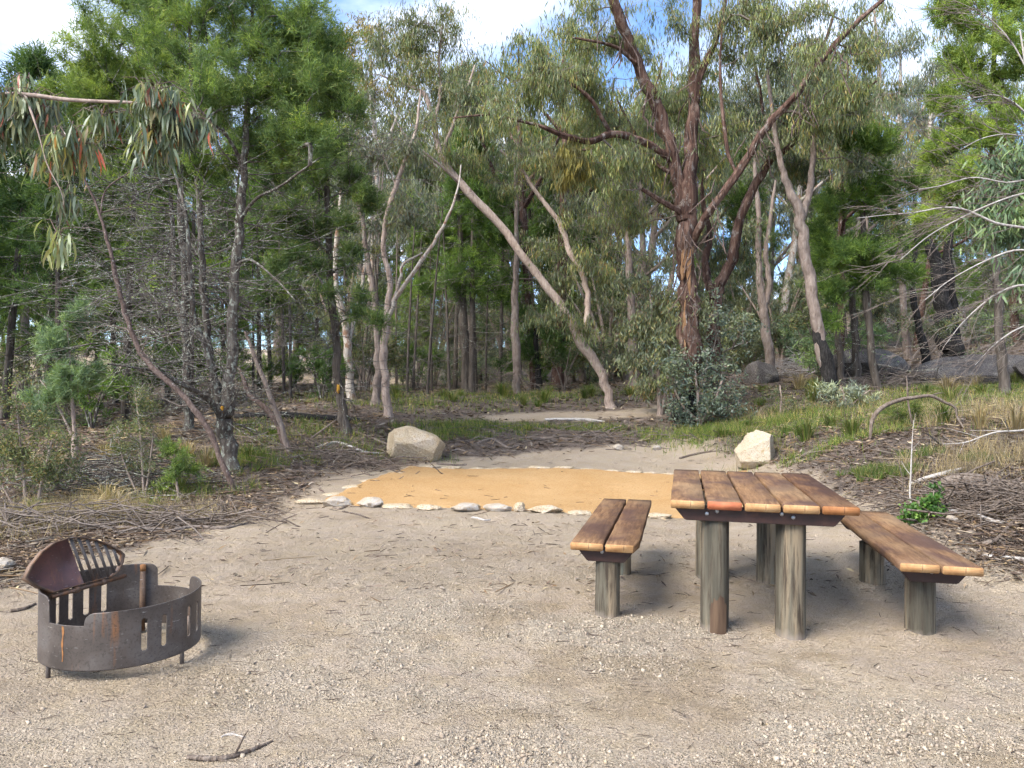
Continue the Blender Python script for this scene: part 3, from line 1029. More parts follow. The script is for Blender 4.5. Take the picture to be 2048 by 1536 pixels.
def furniture(name, label, cat, a0, b0, width, nplank, length, top, posts, pr, bearers, bolts, seed, chamfer=False, red=None, labels={}):
    base = tab(a0, b0)
    z0 = 0.0
    t = root(name, (base[0], base[1], z0), -T_PSI, label, cat)
    gap = 0.014
    pw = (width - gap * (nplank - 1)) / nplank
    rg = np.random.default_rng(seed)
    for i in range(nplank):
        last = i == nplank - 1
        o = link('plank', plank_mesh('plank', pw, length + rg.uniform(-0.006, 0.006), 0.045, seed + i, (1, 0.035) if chamfer and last else None, 'timber_end_red' if red == i else 'timber_end'), t,
                 (i * (pw + gap), rg.uniform(-0.004, 0.004), top - 0.045 + rg.uniform(-0.0015, 0.0015)))
        if red == i:
            o['label'] = 'plank with reddish sawn end and dark purple-brown face'
    th = 0.072
    for (by, dep, x0, x1) in bearers:
        bo = link('bearer', bearer_mesh('bearer', x0, x1, 0.06, dep, th), t, (0, by, top - 0.0465))
        for (bx, bz) in bolts:
            link('bolt', BOLT, bo, (bx, -0.003, bz))
    for j, (pa, pb) in enumerate(posts):
        wx, wy = tab(pa, pb)
        hz = top - 0.0465 - th
        o = link('post', post_mesh('post', pr * (1 + 0.03 * ((j * 7) % 3 - 1)), hz, seed + 20 + j), t, (pa - a0, pb - b0, 0))
    return t


table = furniture('picnic_table', 'picnic table of five stained timber planks on round treated posts', 'table', 0, 0, 0.99, 5, 1.7323, 0.7477, POST_LOC, 0.082,
                  [(0.055, 0.11, 0.02, 0.935), (1.47, 0.11, 0.02, 0.935)], [(0.20, -0.030), (0.255, -0.014), (0.60, -0.014), (0.66, -0.030)], 300, red=1)
bench_l = furniture('bench', 'two-plank timber bench nearer the fire ring, on two round posts', 'bench', -0.5853, 0.1281, 0.40, 2, 1.9078, 0.4523, LB_POST, 0.077,
                    [(0.06, 0.10, 0.035, 0.375), (1.70, 0.10, 0.035, 0.395)], [(0.185, -0.012)], 340, chamfer=True)
bench_r = furniture('bench', 'darker-topped timber bench on the far side of the table from the fire ring', 'bench', 1.2013, 0.0552, 0.40, 2, 1.9078, 0.4523, RB_POST, 0.080,
                    [(0.11, 0.10, 0.02, 0.375), (1.70, 0.10, 0.02, 0.375)], [(0.185, -0.012)], 360)
# dark water stain with a ragged top at the foot of the front post: a thin skin wrapped on the post
k = 26
th = np.linspace(-1.9, -0.75, k)
hgt = 0.10 + 0.055 * vnoise(np.arange(k) * 0.55, np.zeros(k), 5) + 0.05 * np.sin(np.linspace(0, math.pi, k))
V = []
for r_, f in ((0.0862, 0.0), (0.0858, 1.0)):
    for t_, h_ in zip(th, hgt):
        V.append((r_ * math.cos(t_), r_ * math.sin(t_), -0.03 + f * (h_ + 0.05)))
q = [(i, i + 1, k + i + 1, k + i) for i in range(k - 1)]
fp = [o for o in table.children if o.name.startswith('post')][0]
st = link('water_stain', mesh_np('water_stain', V, [np.array(q)], [M['post_stain']], True), fp)
st['label'] = 'dark brown ragged stain at the foot of the post'

# ------------------------------------------------------------------ fire ring with hinged grill
def steel_mat(name, cols, rust_amt, rough=0.5, metal=0.35, streak=True):
    b = NB(name)
    v = b.coord('Object')
    vs = b.coord('Object', (1, 1, 0.12))
    n1 = b.noise(v, 5, 5, 0.6)
    c = b.ramp(n1, [(0.3, cols[0]), (0.52, cols[1]), (0.72, cols[2])])
    rn = b.noise(vs, 16, 5, 0.65)
    c = b.mix(b.ramp(rn, [(rust_amt, 0.0), (rust_amt + 0.14, 0.75)]), c, (0.26, 0.115, 0.045))
    sc_ = b.noise(b.coord('Object', (9, 9, 70)), 2.2, 2, 0.5)
    c = b.mix(b.ramp(sc_, [(0.70, 0.0), (0.74, 0.5)]), c, (0.45, 0.44, 0.42))
    c = b.mix(b.ramp(b.noise(v, 90, 3, 0.7), [(0.35, 0.5), (0.48, 0.0)]), c, (0.04, 0.033, 0.03))
    b.pbr(c, b.ramp(n1, [(0.3, rough - 0.08), (0.7, rough + 0.12)]), metal, b.bump(rn, 0.12, 0.003), 0.4)
    return b.m


M['ring_steel'] = steel_mat('ring_steel', [(0.06, 0.05, 0.044), (0.105, 0.086, 0.074), (0.155, 0.138, 0.125)], 0.60)
M['grill_frame'] = steel_mat('grill_frame', [(0.05, 0.035, 0.028), (0.12, 0.075, 0.05), (0.22, 0.14, 0.09)], 0.48, 0.6, 0.2)
M['hot_plate'] = steel_mat('hot_plate', [(0.06, 0.028, 0.028), (0.095, 0.045, 0.042), (0.14, 0.06, 0.05)], 0.6, 0.45, 0.1)
b = NB('rust_weld')
n = b.noise(b.coord('Object'), 40, 4)
b.pbr(b.ramp(n, [(0.3, (0.17, 0.075, 0.03)), (0.7, (0.30, 0.14, 0.05))]), 0.8)
M['rust'] = b.m

FC = np.array([-1.943, 3.78])
FR_ = 0.36
ring = root('fire_ring', (FC[0], FC[1], 0), 0, 'round steel camp fire ring with slotted wall and raised hinged grill', 'fire ring')


def theta_px(px, near=True):
    u = (px - 1024) / CAM_F
    dv = nrm(np.array([u, 1.0]))
    oc = -FC
    bq = oc @ dv
    disc = bq * bq - (oc @ oc - FR_ ** 2)
    disc = math.sqrt(max(disc, 0))
    s = -bq - disc if near else -bq + disc
    p = dv * s - FC
    return math.atan2(p[1], p[0]) % (2 * math.pi)


t_l1 = theta_px(107, True)       # front-left cut-out
t_l2 = theta_px(177, True)
t_r1 = theta_px(386, False)      # back-right cut-out
t_r2 = theta_px(321, False)
Z0, H_FRONT, H_BACK, H_LOW = 0.055, 0.262, 0.325, 0.205
NTH, NZ_ = 520, 60


def rim(t):
    t = t % (2 * math.pi)

    def inside(a, c, x):
        return (x - a) % (2 * math.pi) <= (c - a) % (2 * math.pi)
    rc = 0.05
    if inside(t_l1, t_l2, t) or inside(t_r1, t_r2, t):
        return H_LOW
    # rounded shoulders
    if inside(t_l2, t_r1, t):
        e = min((t - t_l2) % (2 * math.pi), (t_r1 - t) % (2 * math.pi)) * FR_
        hi = H_FRONT + 0.02 * ((t - t_l2) % (2 * math.pi)) / ((t_r1 - t_l2) % (2 * math.pi))
    else:
        e = min((t - t_r2) % (2 * math.pi), (t_l1 - t) % (2 * math.pi)) * FR_
        hi = H_BACK
    if e < rc:
        return hi - rc * (1 - math.sqrt(max(0, 1 - (1 - e / rc) ** 2))) * 0.8
    return hi


slots = [(theta_px(p, True), 0.066, 0.214) for p in (296, 335, 384)] + [(theta_px(400, True), 0.066, 0.214)] + [(theta_px(p, False), 0.085, 0.25) for p in (122, 148, 179, 214)]
ths = np.arange(NTH) * 2 * np.pi / NTH
zs = np.linspace(0, H_BACK, NZ_)
tops = np.array([rim(t) for t in ths])
Zg = np.minimum(zs[None, :], tops[:, None])
V = np.stack([FR_ * np.cos(ths)[:, None] * np.ones(NZ_), FR_ * np.sin(ths)[:, None] * np.ones(NZ_), Zg + Z0], -1).reshape(-1, 3)
Q = []
hw = 0.0135
for i in range(NTH):
    tm = ths[i] + np.pi / NTH
    i2 = (i + 1) % NTH
    near = [(((tm - s + np.pi) % (2 * np.pi)) - np.pi, z0, z1) for s, z0, z1 in slots if abs(((tm - s + np.pi) % (2 * np.pi)) - np.pi) * FR_ < hw]
    tt = max(tops[i], tops[i2])
    for j in range(NZ_ - 1):
        if zs[j] >= tt - 1e-6:
            break
        zm = (zs[j] + zs[j + 1]) / 2
        hole = False
        for dth, z0, z1 in near:
            dx = abs(dth) * FR_
            ze = min(max(zm, z0 + hw), z1 - hw)
            if dx * dx + (zm - ze) ** 2 < hw * hw:
                hole = True
        if not hole:
            Q.append((i * NZ_ + j, i2 * NZ_ + j, i2 * NZ_ + j + 1, i * NZ_ + j + 1))
sh = link('ring_wall', mesh_np('ring_wall', V, [np.array(Q)], [M['ring_steel']], True), ring)
md = sh.modifiers.new('thick', 'SOLIDIFY')
md.thickness = 0.006
md.offset = 0


def rod(name, pts, r, mat, parent, k=10, cap=True):
    T = Tubes()
    pts = np.asarray(pts, float)
    d0 = nrm(pts[1] - pts[0]) * r * 0.2
    d1 = nrm(pts[-1] - pts[-2]) * r * 0.2
    pp = np.vstack([pts[0] - d0, pts, pts[-1] + d1])
    rr = np.concatenate([[r * 0.05], np.full(len(pts), r), [r * 0.05]])
    T.add(pp, rr, k)
    return link(name, T.mesh(name, M[mat]), parent)


c3 = np.array([FC[0], FC[1], 0])
for px, py in ((100, 1365), (353, 1335)):
    g = ground_hit(px, py) - c3
    a_ = math.atan2(g[1], g[0])
    g = np.array([(FR_ - 0.012) * math.cos(a_), (FR_ - 0.012) * math.sin(a_), 0])
    rod('leg', [g + [0, 0, -0.08], g + [0, 0, 0.12]], 0.0105, 'ring_steel', ring)
for a_ in (0.9, 2.2):
    g = np.array([(FR_ - 0.014) * math.cos(a_), (FR_ - 0.014) * math.sin(a_), 0])
    rod('leg', [g + [0, 0, -0.08], g + [0, 0, 0.12]], 0.0105, 'ring_steel', ring)
# upright pipe with rusty end
ta = theta_px(294, False)
g = np.array([(FR_ - 0.022) * math.cos(ta), (FR_ - 0.022) * math.sin(ta), 0])
pp = rod('upright_pipe', [g + [0, 0, 0.02], g + [0, 0, 0.372]], 0.0145, 'grill_frame', ring, 14)
rod('rusty_end', [g + [0, 0, 0.345], g + [0, 0, 0.378]], 0.0152, 'rust', pp, 14)
# rust run down the outside
ta = theta_px(135, True)
tt = np.linspace(0.03, 0.19, 12)
V, q = [], []
for i, z in enumerate(tt):
    wv = 0.002 + 0.005 * vnoise(i * 0.8, 0.0, 6)
    for s in (-1, 1):
        a_ = ta + s * wv / FR_ + 0.006 * math.sin(i * 0.9)
        V.append(((FR_ + 0.0042) * math.cos(a_), (FR_ + 0.0042) * math.sin(a_), Z0 + z + 0.01))
q = [(2 * i, 2 * i + 1, 2 * i + 3, 2 * i + 2) for i in range(11)]
link('rust_streak', mesh_np('rust_streak', V, [np.array(q)], [M['rust']]), sh)

# grill: its outline lies in one plane through the hinge rod
h0 = P(110, 1187, 3.655)
h1 = P(240, 1149, 4.03)
h1[2] = h0[2] = 0.5 * (h0[2] + h1[2])
e1 = nrm(h1 - h0)
outw = np.array([-e1[1], e1[0], 0])
e2 = nrm(outw * 0.30 + np.array([0, 0, 1.0]))
en = np.cross(e1, e2)
if en @ (CPOS - h0) < 0:
    en = -en
hub = root('grill', (0, 0, 0))
hub.parent = ring


def on_lid(px, py):
    v = CR * ((px - 1024) / CAM_F) - CU * ((py - 768) / CAM_F) + _F
    s = ((h0 - CPOS) @ en) / (v @ en)
    w_ = CPOS + v * s - h0
    return np.array([w_ @ e1, w_ @ e2])


def lid3(st, n=0.0):
    return h0 + e1 * st[0] + e2 * st[1] + en * n - c3


outl = np.array([on_lid(*p) for p in [(46, 1158), (58, 1132), (80, 1104), (106, 1085), (134, 1076), (160, 1074), (190, 1080), (216, 1090), (240, 1103), (247, 1110), (244, 1126), (236, 1143), (222, 1154), (180, 1165), (140, 1176), (101, 1187), (72, 1174)]])
cen = outl.mean(0)
n = len(outl)
V, q = [], []
for (sc_, dn) in ((1.0, -0.013), (1.0, 0.013), (0.955, 0.013), (0.955, -0.013)):
    for p in outl:
        V.append(lid3(cen + (p - cen) * sc_, dn))
for r_ in range(4):
    for i in range(n):
        a = r_ * n + i
        c_ = r_ * n + (i + 1) % n
        a2 = ((r_ + 1) % 4) * n + i
        c2 = ((r_ + 1) % 4) * n + (i + 1) % n
        q.append((a, c_, c2, a2))
fr = link('grill_frame', mesh_np('grill_frame', V, [np.array(q)], [M['grill_frame']]), hub)
dl = np.array([on_lid(134, 1078), on_lid(165, 1163)])   # edge of the solid plate
# hot plate: outline points left of that edge
inner = cen + (outl - cen) * 0.957
side = lambda p: (dl[1] - dl[0])[0] * (p - dl[0])[1] - (dl[1] - dl[0])[1] * (p - dl[0])[0]
sg = np.sign(side(on_lid(80, 1130)))


def clip_poly(poly, a, bq, sg):
    out = []
    for i in range(len(poly)):
        p, r_ = poly[i], poly[(i + 1) % len(poly)]
        sp_ = ((bq - a)[0] * (p - a)[1] - (bq - a)[1] * (p - a)[0]) * sg
        sr = ((bq - a)[0] * (r_ - a)[1] - (bq - a)[1] * (r_ - a)[0]) * sg
        if sp_ >= 0:
            out.append(p)
        if (sp_ >= 0) != (sr >= 0):
            t_ = sp_ / (sp_ - sr)
            out.append(p + (r_ - p) * t_)
    return np.array(out)


pl = clip_poly(inner, dl[0], dl[1], sg)
m_ = len(pl)
V = [lid3(p, 0.004) for p in pl] + [lid3(p, -0.003) for p in pl]
fa = [np.array([list(range(m_)), list(range(2 * m_ - 1, m_ - 1, -1))]), np.array([(i, (i + 1) % m_, m_ + (i + 1) % m_, m_ + i) for i in range(m_)])]
link('hot_plate', mesh_np('hot_plate', V, fa, [M['hot_plate']]), hub)
# bars run parallel to the plate edge
bd = nrm(dl[1] - dl[0])
for px, py in ((157, 1120), (173, 1120), (189, 1120), (205, 1120), (220, 1120), (234, 1118)):
    c_ = on_lid(px, py)
    a, e_ = c_ - bd, c_ + bd
    ts = []
    for i in range(n):
        p, r_ = inner[i], inner[(i + 1) % n]
        dd = r_ - p
        den = bd[0] * dd[1] - bd[1] * dd[0]
        if abs(den) < 1e-9:
            continue
        t_ = ((p - c_)[0] * dd[1] - (p - c_)[1] * dd[0]) / den
        u_ = ((p - c_)[0] * bd[1] - (p - c_)[1] * bd[0]) / den
        if 0 <= u_ <= 1:
            ts.append(t_)
    if len(ts) >= 2:
        rod('grill_bar', [lid3(c_ + bd * min(ts)), lid3(c_ + bd * max(ts))], 0.0078, 'ring_steel', hub, 8)
rod('hinge_rod', [h0 - c3 - e1 * 0.02 - e2 * 0.012, h1 - c3 + e1 * 0.03 - e2 * 0.012], 0.0115, 'grill_frame', ring, 12)
for s in (0.12, 0.28):
    rod('hinge_sleeve', [h0 - c3 + e1 * (s - 0.012) - e2 * 0.012, h0 - c3 + e1 * (s + 0.012) - e2 * 0.012], 0.017, 'grill_frame', ring, 12)

# ------------------------------------------------------------------ vegetation builders
def blob_points(rg, c, r, n, clump=5, tight=0.5):
    """points in an ellipsoid, drawn towards a few sub-centres so that gaps open between clumps"""
    c = np.asarray(c, float)
    r = np.asarray(r, float)
    k = max(2, int(n / clump))
    s = nrm(rg.normal(size=(k, 3))) * rg.uniform(0.25, 1.0, (k, 1)) ** 0.5
    idx = rg.integers(0, k, n)
    p = s[idx] + rg.normal(size=(n, 3)) * 0.42 * tight
    return c + p * r


def grow(limbs, att, rg, step=0.3, r_tip=0.004, expo=0.46, up=0.35, bow=0.25, start_frac=0.25, rmax=0.03):
    """joins every attractor to the nearest wood below it; returns tubes and tip directions"""
    nodes = []
    for lb in limbs:
        k0 = int(len(lb) * start_frac) if lb is limbs[0] else 1
        nodes.append(lb[k0:, :3])
    nodes = [tuple(p) for p in np.concatenate(nodes)]
    nb = len(nodes)
    pos = np.zeros((nb + len(att) * 10, 3))
    pos[:nb] = nodes
    par = -np.ones(len(pos), int)
    cnt = nb
    A = np.asarray(att, float)
    d0 = np.array([np.min(((pos[:nb] - a) ** 2).sum(1)) for a in A])
    order = np.argsort(d0)
    conns = []
    dirs = np.zeros_like(A)
    for ai in order:
        a = A[ai]
        df = a - pos[:cnt]
        dist = np.linalg.norm(df, axis=1)
        h = np.hypot(df[:, 0], df[:, 1])
        cost = dist + 0.7 * np.maximum(0, up * h - df[:, 2])
        j = int(np.argmin(cost))
        s = pos[j]
        L = dist[j]
        m = int(min(8, max(2, math.ceil(L / step))))
        t = np.linspace(0, 1, m + 1)[1:, None]
        mid = (s + a) / 2 + np.array([0, 0, -bow * L * 0.5]) * (1 if up > 0.2 else -1) + rg.normal(size=3) * 0.09 * L
        pts = (1 - t) ** 2 * s + 2 * t * (1 - t) * mid + t * t * a
        pts[:-1] += rg.normal(size=(m, 3))[:-1] * 0.022 * L
        ids = list(range(cnt, cnt + m))
        pos[cnt:cnt + m] = pts
        par[cnt] = j
        for q_ in range(1, m):
            par[cnt + q_] = cnt + q_ - 1
        cnt += m
        conns.append([j] + ids)
        dirs[ai] = nrm(pts[-1] - (pts[-2] if m > 1 else s))
    w_ = np.zeros(cnt)
    for c_ in conns:
        w_[c_[-1]] += 1
    for i in range(cnt - 1, nb - 1, -1):
        if par[i] >= 0:
            w_[par[i]] += w_[i]
    T = Tubes()
    for c_ in conns:
        r = np.minimum(r_tip * np.maximum(w_[c_], 1) ** expo, rmax)
        r[0] = r[1]
        k = 5 if r[0] > 0.012 else 3
        T.add(pos[c_], r, k)
    return T, dirs


def rnd_dirs(rg, n):
    return nrm(rg.normal(size=(n, 3)))


def gum_leaves(rg, tips, n_per, L=0.12, W=0.022, spread=0.28, droop=0.85, twigs=None, detail=False, red=0.0, nsub=4):
    nt_ = len(tips)
    clump = rg.random(nt_)
    sub = tips[:, None, :] + rg.normal(size=(nt_, nsub, 3)) * np.array([spread, spread, spread * 0.7])
    if twigs is not None:
        for i in range(nt_):
            for s in range(nsub):
                m_ = (tips[i] + sub[i, s]) / 2 + np.array([0, 0, 0.04])
                twigs.add(np.array([tips[i], m_, sub[i, s]]), [0.0035, 0.003, 0.0018], 3)
    n = nt_ * n_per
    ti = np.repeat(np.arange(nt_), n_per)
    si = rg.integers(0, nsub, n)
    u = rg.random(n)[:, None]
    base = tips[ti] * (1 - u) + sub[ti, si] * u + rg.normal(size=(n, 3)) * spread * 0.22
    D = nrm(np.array([0, 0, -droop]) + rnd_dirs(rg, n) * 0.62)
    side = nrm(np.cross(D, rnd_dirs(rg, n)))
    ln = L * rg.uniform(0.6, 1.25, n)[:, None]
    wd = W * rg.uniform(0.7, 1.2, n)[:, None] * 0.5
    v = rg.random(n)
    if red:
        v = np.where(rg.random(n) < red, rg.uniform(0.93, 1.0, n), v * 0.9)
    cc = np.clip(clump[ti] + rg.normal(size=n) * 0.15, 0, 1)
    tip = base + D * ln
    if not detail:
        mid = base + D * ln * 0.42
        V = np.stack([base, mid + side * wd, tip, mid - side * wd], 1).reshape(-1, 3)
        F = np.arange(n * 4).reshape(-1, 4)
        A = np.repeat(np.stack([v, cc], 1), 4, 0)
        return V, [F], A
    nn = np.cross(D, side)
    cv = rg.uniform(-0.22, 0.22, n)[:, None] * ln
    m1 = base + D * ln * 0.28 + nn * cv * 0.7 + side * cv * 0.25
    m2 = base + D * ln * 0.64 + nn * cv * 0.8 + side * cv * 0.3
    V = np.stack([base, m1 + side * wd, m1 - side * wd, m2 + side * wd * 0.8, m2 - side * wd * 0.8, tip], 1).reshape(-1, 3)
    k = np.arange(n)[:, None] * 6
    tri = np.concatenate([k + np.array([[0, 1, 2]]), k + np.array([[3, 5, 4]])])
    qd = k + np.array([[1, 3, 4, 2]])
    A = np.repeat(np.stack([v, cc], 1), 6, 0)
    return V, [tri, qd], A


def pine_leaves(rg, tips, dirs, n_per, L=0.085, W=0.014, size=0.28, upw=0.55, centre=None):
    """feathery cypress plumes: fine blades sprouting along a few short axes at each tip"""
    nt_ = len(tips)
    clump = rg.random(nt_)
    nsub = 5
    ax = nrm(dirs[:, None, :] * 0.5 + np.array([0, 0, upw]) + rg.normal(size=(nt_, nsub, 3)) * 0.55)
    sz = size * rg.uniform(0.6, 1.25, (nt_, nsub, 1))
    n = nt_ * n_per
    ti = np.repeat(np.arange(nt_), n_per)
    si = rg.integers(0, nsub, n)
    u = rg.random(n)[:, None] ** 0.8
    a = ax[ti, si]
    base = tips[ti] - dirs[ti] * size * 0.35 + a * sz[ti, si] * u + rg.normal(size=(n, 3)) * size * 0.11
    D = nrm(a * 0.8 + rnd_dirs(rg, n) * 0.75)
    side = nrm(np.cross(D, rnd_dirs(rg, n)))
    ln = L * rg.uniform(0.6, 1.3, n)[:, None]
    wd = W * rg.uniform(0.7, 1.2, n)[:, None] * 0.5
    V = np.stack([base - side * wd, base + side * wd, base + D * ln], 1).reshape(-1, 3)
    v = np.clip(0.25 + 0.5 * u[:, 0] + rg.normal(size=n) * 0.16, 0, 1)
    cc = np.clip(clump[ti] + rg.normal(size=n) * 0.1, 0, 1)
    return V, [np.arange(n * 3).reshape(-1, 3)], np.repeat(np.stack([v, cc], 1), 3, 0)


def dead_twigs(T, rg, line, n, lo, hi, length, rise=0.1, sub=6, r0=0.009, side=None, curl=0.25):
    """bare lower branches standing off a stem"""
    zz = line[:, 2]
    for i in range(n):
        t = rg.uniform(lo, hi)
        z = zz[0] + t * (zz[-1] - zz[0])
        k = int(np.argmin(np.abs(zz - z)))
        p0 = line[k, :3]
        az = rg.uniform(0, 2 * np.pi) if side is None else side + rg.normal() * 0.8
        L = length * rg.uniform(0.45, 1.2)
        d = nrm(np.array([math.cos(az), math.sin(az), rise + rg.normal() * 0.22]))
        s = np.linspace(0, 1, 6)[:, None]
        cv = rg.normal(size=3) * curl * L
        pts = p0 + d * L * s + cv * s * s + np.array([0, 0, -0.15 * L]) * np.sin(s * 3) * rg.uniform(-0.5, 1)
        pts[1:-1] += rg.normal(size=(4, 3)) * 0.02 * L
        r = r0 * rg.uniform(0.6, 1.3) * (L / length) ** 0.5
        T.add(pts, np.linspace(r, 0.0022, 6), 4)
        for q_ in range(sub):
            j = rg.integers(1, 6)
            b0 = pts[j]
            dd = nrm(nrm(pts[-1] - pts[0]) * 0.8 + rnd_dirs(rg, 1)[0] * 0.8 + np.array([0, 0, 0.1]))
            l2 = L * rg.uniform(0.15, 0.42)
            mm = b0 + dd * l2 * 0.5 + rg.normal(size=3) * 0.06 * l2
            T.add(np.array([b0, mm, b0 + dd * l2]), [r * 0.45, r * 0.3, 0.0015], 3)


def limb_mesh(name, line, mat, k=14, ridge=0.1, seed=0, freq=6):
    T = Tubes()
    T.add(line[:, :3], line[:, 3], k)
    return T.mesh(name, M[mat], ridge, freq, seed)


def join_leaves(parts):
    VV, FF, AA, off = [], {}, [], 0
    for V, F, A in parts:
        for f in F:
            FF.setdefault(f.shape[1], []).append(f + off)
        VV.append(V)
        AA.append(A)
        off += len(V)
    return np.concatenate(VV), [np.concatenate(v) for v in FF.values()], np.concatenate(AA)


def build_plant(name, loc, label, cat, group, limbs, att, seed, kind='gum', bark='bark_gum', twig='twig', leaf='leaf_gum', n_per=40, L=0.12, W=0.022, spread=0.28, size=0.28, up=0.35,
                detail=False, red=0.0, droop=0.85, dead=None, dead_mat='twig_dark', ridge=0.1, sides=14, limb_names=None, r_tip=0.004, bow=0.25, crown_name='crown', step=0.3, rmax=0.03, start_frac=0.25, leaf_frac=1.0, subtwigs=True, nsub=4):
    rg = np.random.default_rng(seed)
    t = root(name, loc, 0, label, cat, group)
    for i, lb in enumerate(limbs):
        nm = (limb_names[i] if limb_names else ('trunk' if i == 0 else 'limb'))
        link(nm, limb_mesh(nm, lb, bark if isinstance(bark, str) else bark[min(i, len(bark) - 1)], sides if i == 0 else max(6, int(sides * 0.7)), ridge, seed + i), t)
    if att is not None and len(att):
        T, dirs = grow(limbs, att, rg, step, r_tip, up=up, bow=bow, rmax=rmax, start_frac=start_frac)
        kp = rg.random(len(att)) < leaf_frac
        tips = np.asarray(att)[kp]
        dk = dirs[kp]
        if kind == 'gum':
            lv = gum_leaves(rg, tips, n_per, L, W, spread, droop, T if subtwigs else None, detail, red, nsub)
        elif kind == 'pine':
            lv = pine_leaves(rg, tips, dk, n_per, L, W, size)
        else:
            lv = None
        o = link('branches', T.mesh('branches', M[twig]), t)
        o['kind'] = 'stuff'
        if lv is not None:
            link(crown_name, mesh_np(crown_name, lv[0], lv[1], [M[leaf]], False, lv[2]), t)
    if dead:
        T = Tubes()
        for (li, kw) in dead:
            dead_twigs(T, rg, limbs[li], **kw)
        o = link('dead_branches', T.mesh('dead_branches', M[dead_mat]), t)
        o['kind'] = 'stuff'
    return t


def limb_px(pts, d, origin, n=None):
    """rows (px, py, radius px[, depth offset]) -> local limb"""
    rows = []
    for p in pts:
        dd = d + (p[3] if len(p) > 3 else 0)
        rows.append(np.append(P(p[0], p[1], dd) - origin, rad(p[2], dd)))
    l = smooth_line(rows, n or max(6, 6 * len(pts)))
    rg_ = np.random.default_rng(int(abs(pts[0][0]) * 7 + len(pts)))
    m_ = len(l)
    ph = np.arange(m_) * 0.55 + rg_.uniform(0, 50)
    for a_ in (0, 1, 2):
        l[1:-1, a_] += ((vnoise(ph, np.full(m_, a_ * 7.3), 30) - 0.5) * (0.5 if a_ < 2 else 0.2) * l[:, 3])[1:-1]
    l[:, 3] *= 1 + 0.2 * (vnoise(ph * 1.7, np.full(m_, 3.1), 31) - 0.5)
    return l


def blobs_px(rg, blobs, d, origin, clump=6, tight=0.5, deep=0.9):
    """rows (px, py, rx px, ry px, count[, depth offset])"""
    out = []
    for bl in blobs:
        dd = d + (bl[5] if len(bl) > 5 else 0)
        c = P(bl[0], bl[1], dd) - origin
        out.append(blob_points(rg, c, (rad(bl[2], dd), rad(bl[2], dd) * deep, rad(bl[3], dd)), bl[4], clump, tight))
    return np.concatenate(out)


def hero(name, label, cat, base, limbs, blobs, seed, group=None, clump=6, tight=0.5, deep=0.9, rs=1.0, rl=None, **kw):
    px, d = base
    o = at_ground(px, d=d)
    rg = np.random.default_rng(seed + 500)
    lb = [limb_px(l, d, o) for l in limbs]
    for i_, l_ in enumerate(lb):
        l_[:, 3] *= rs if i_ == 0 else (rl or rs)
    # sink the foot
    t0 = lb[0]
    foot = t0[0].copy()
    foot[2] = min(foot[2], 0) - 0.25
    foot[3] *= 1.75
    fl = t0[0].copy()
    fl[3] *= 1.45
    lb[0] = np.vstack([foot, fl, t0[1:]])
    att = blobs_px(rg, blobs, d, o, clump, tight, deep) if blobs else None
    return build_plant(name, o, label, cat, group, lb, att, seed, **kw)

